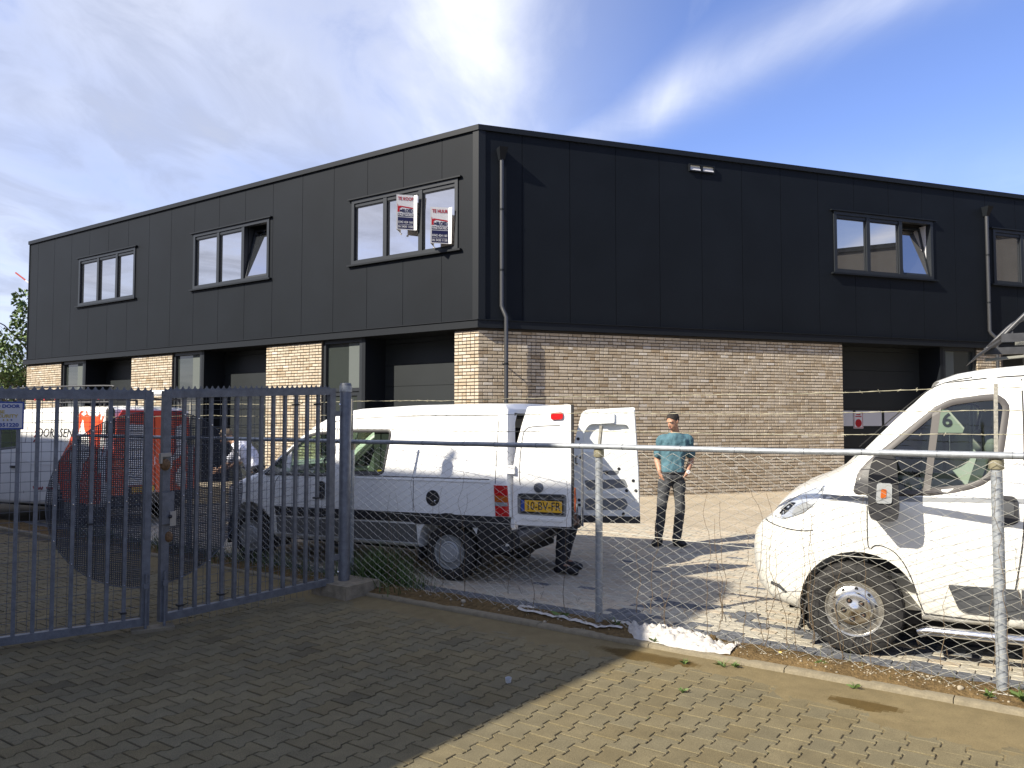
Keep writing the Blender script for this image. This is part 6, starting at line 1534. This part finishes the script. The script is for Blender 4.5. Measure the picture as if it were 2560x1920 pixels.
def tree(name, label, x, y, h, cr, n, seed, z0=.35, col=(0.075, 0.12, 0.028)):
    global rng
    rng = random.Random(seed); t = thing(name, label, 'tree', (x, y, 0))
    mb = MB(); mb.tube([(0, 0, 0), (.05, .03, h*.3), (-.03, .02, h*.6), (.02, 0, h*.9)], [.05*h/2.2, .04*h/2.2, .025*h/2.2, .008*h/2.2], 9); tk = mb.build('trunk', BARK, t, smooth=60)
    mb = MB(); lf_ = MB(); clumps = []
    for k in range(26):
        z = h*rng.uniform(z0, .95); a = rng.uniform(0, 6.28); r = cr*rng.uniform(.45, 1.0)*(1-.5*abs(z/h-.6)); q = Vector((r*math.cos(a), r*math.sin(a), z+rng.uniform(-.2, .5)*cr*.4)); clumps.append((q, cr*rng.uniform(.20, .36)))
        mb.tube([(0, 0, z*.75), (q*.5+Vector((0, 0, z*.42))), q], [.02*h/3, .012*h/3, .004], 5, cap=False)
    mb.build('limb', BARK, t)
    for q, r in clumps:
        for k in range(n//26):
            d = Vector((rng.gauss(0, 1), rng.gauss(0, 1), rng.gauss(0, .8))).normalized(); p = q+d*r*rng.random()**.45; k_ = rng.uniform(.6, 1.4); lf_.col = (col[0]*k_*rng.uniform(.9, 1.15), col[1]*k_, col[2]*k_); leaf(lf_, p, d+Vector((0, 0, rng.uniform(-.8, .3))), rng.uniform(.10, .2)*h/8+.05, .05*h/8+.02)
    lf_.build('crown', LEAF, t)
tree('leafy_tree', 'green leafy tree showing past the left end of the black building', -21.2, 34.5, 6.9, 2.6, 6500, 4)
tree('leafy_tree', 'low dark bushy tree above the gate at the far left', -25.8, 41.0, 4.4, 2.6, 3500, 9, .1, (0.045, 0.07, 0.022))
tree('leafy_tree', 'wide dark tree behind the security sign at the far left', -29.5, 44.0, 4.2, 3.2, 3500, 12, .1, (0.05, 0.075, 0.025))
# trees mirrored in the first-floor windows
tree('leafy_tree', 'tall green tree across the yard, mirrored in the far left upper window', -33.0, 1.0, 9.5, 4.0, 5200, 15)
tree('leafy_tree', 'second green tree across the yard, behind the viewer', -40.0, 9.0, 10.5, 4.2, 5200, 16)
# crane boom far off
cr = thing('tower_crane', 'thin red and white striped crane boom rising far beyond the left end of the building', 'crane', (-66, 106, 0))
P0, P1 = Vector((7.0, 0, 15.5)), Vector((-1.4, 0, 21.8))
pts = [P0.lerp(P1, i/6) for i in range(7)]
for i in range(6):
    mb = MB(); mb.tube([pts[i], pts[i+1]], .11, 6); mb.build('boom_section', mat('crane_white', (.7, .68, .66), .6) if i % 2 == 0 else mat('crane_red', (.45, .08, .06), .6), cr)
mb = MB(); mb.beam((7, 0, 0), (7, 0, 15.6), .8, .8, up=(1, 0, 0)); mb.build('mast', mat('crane_red', (.45, .08, .06), .6), cr)
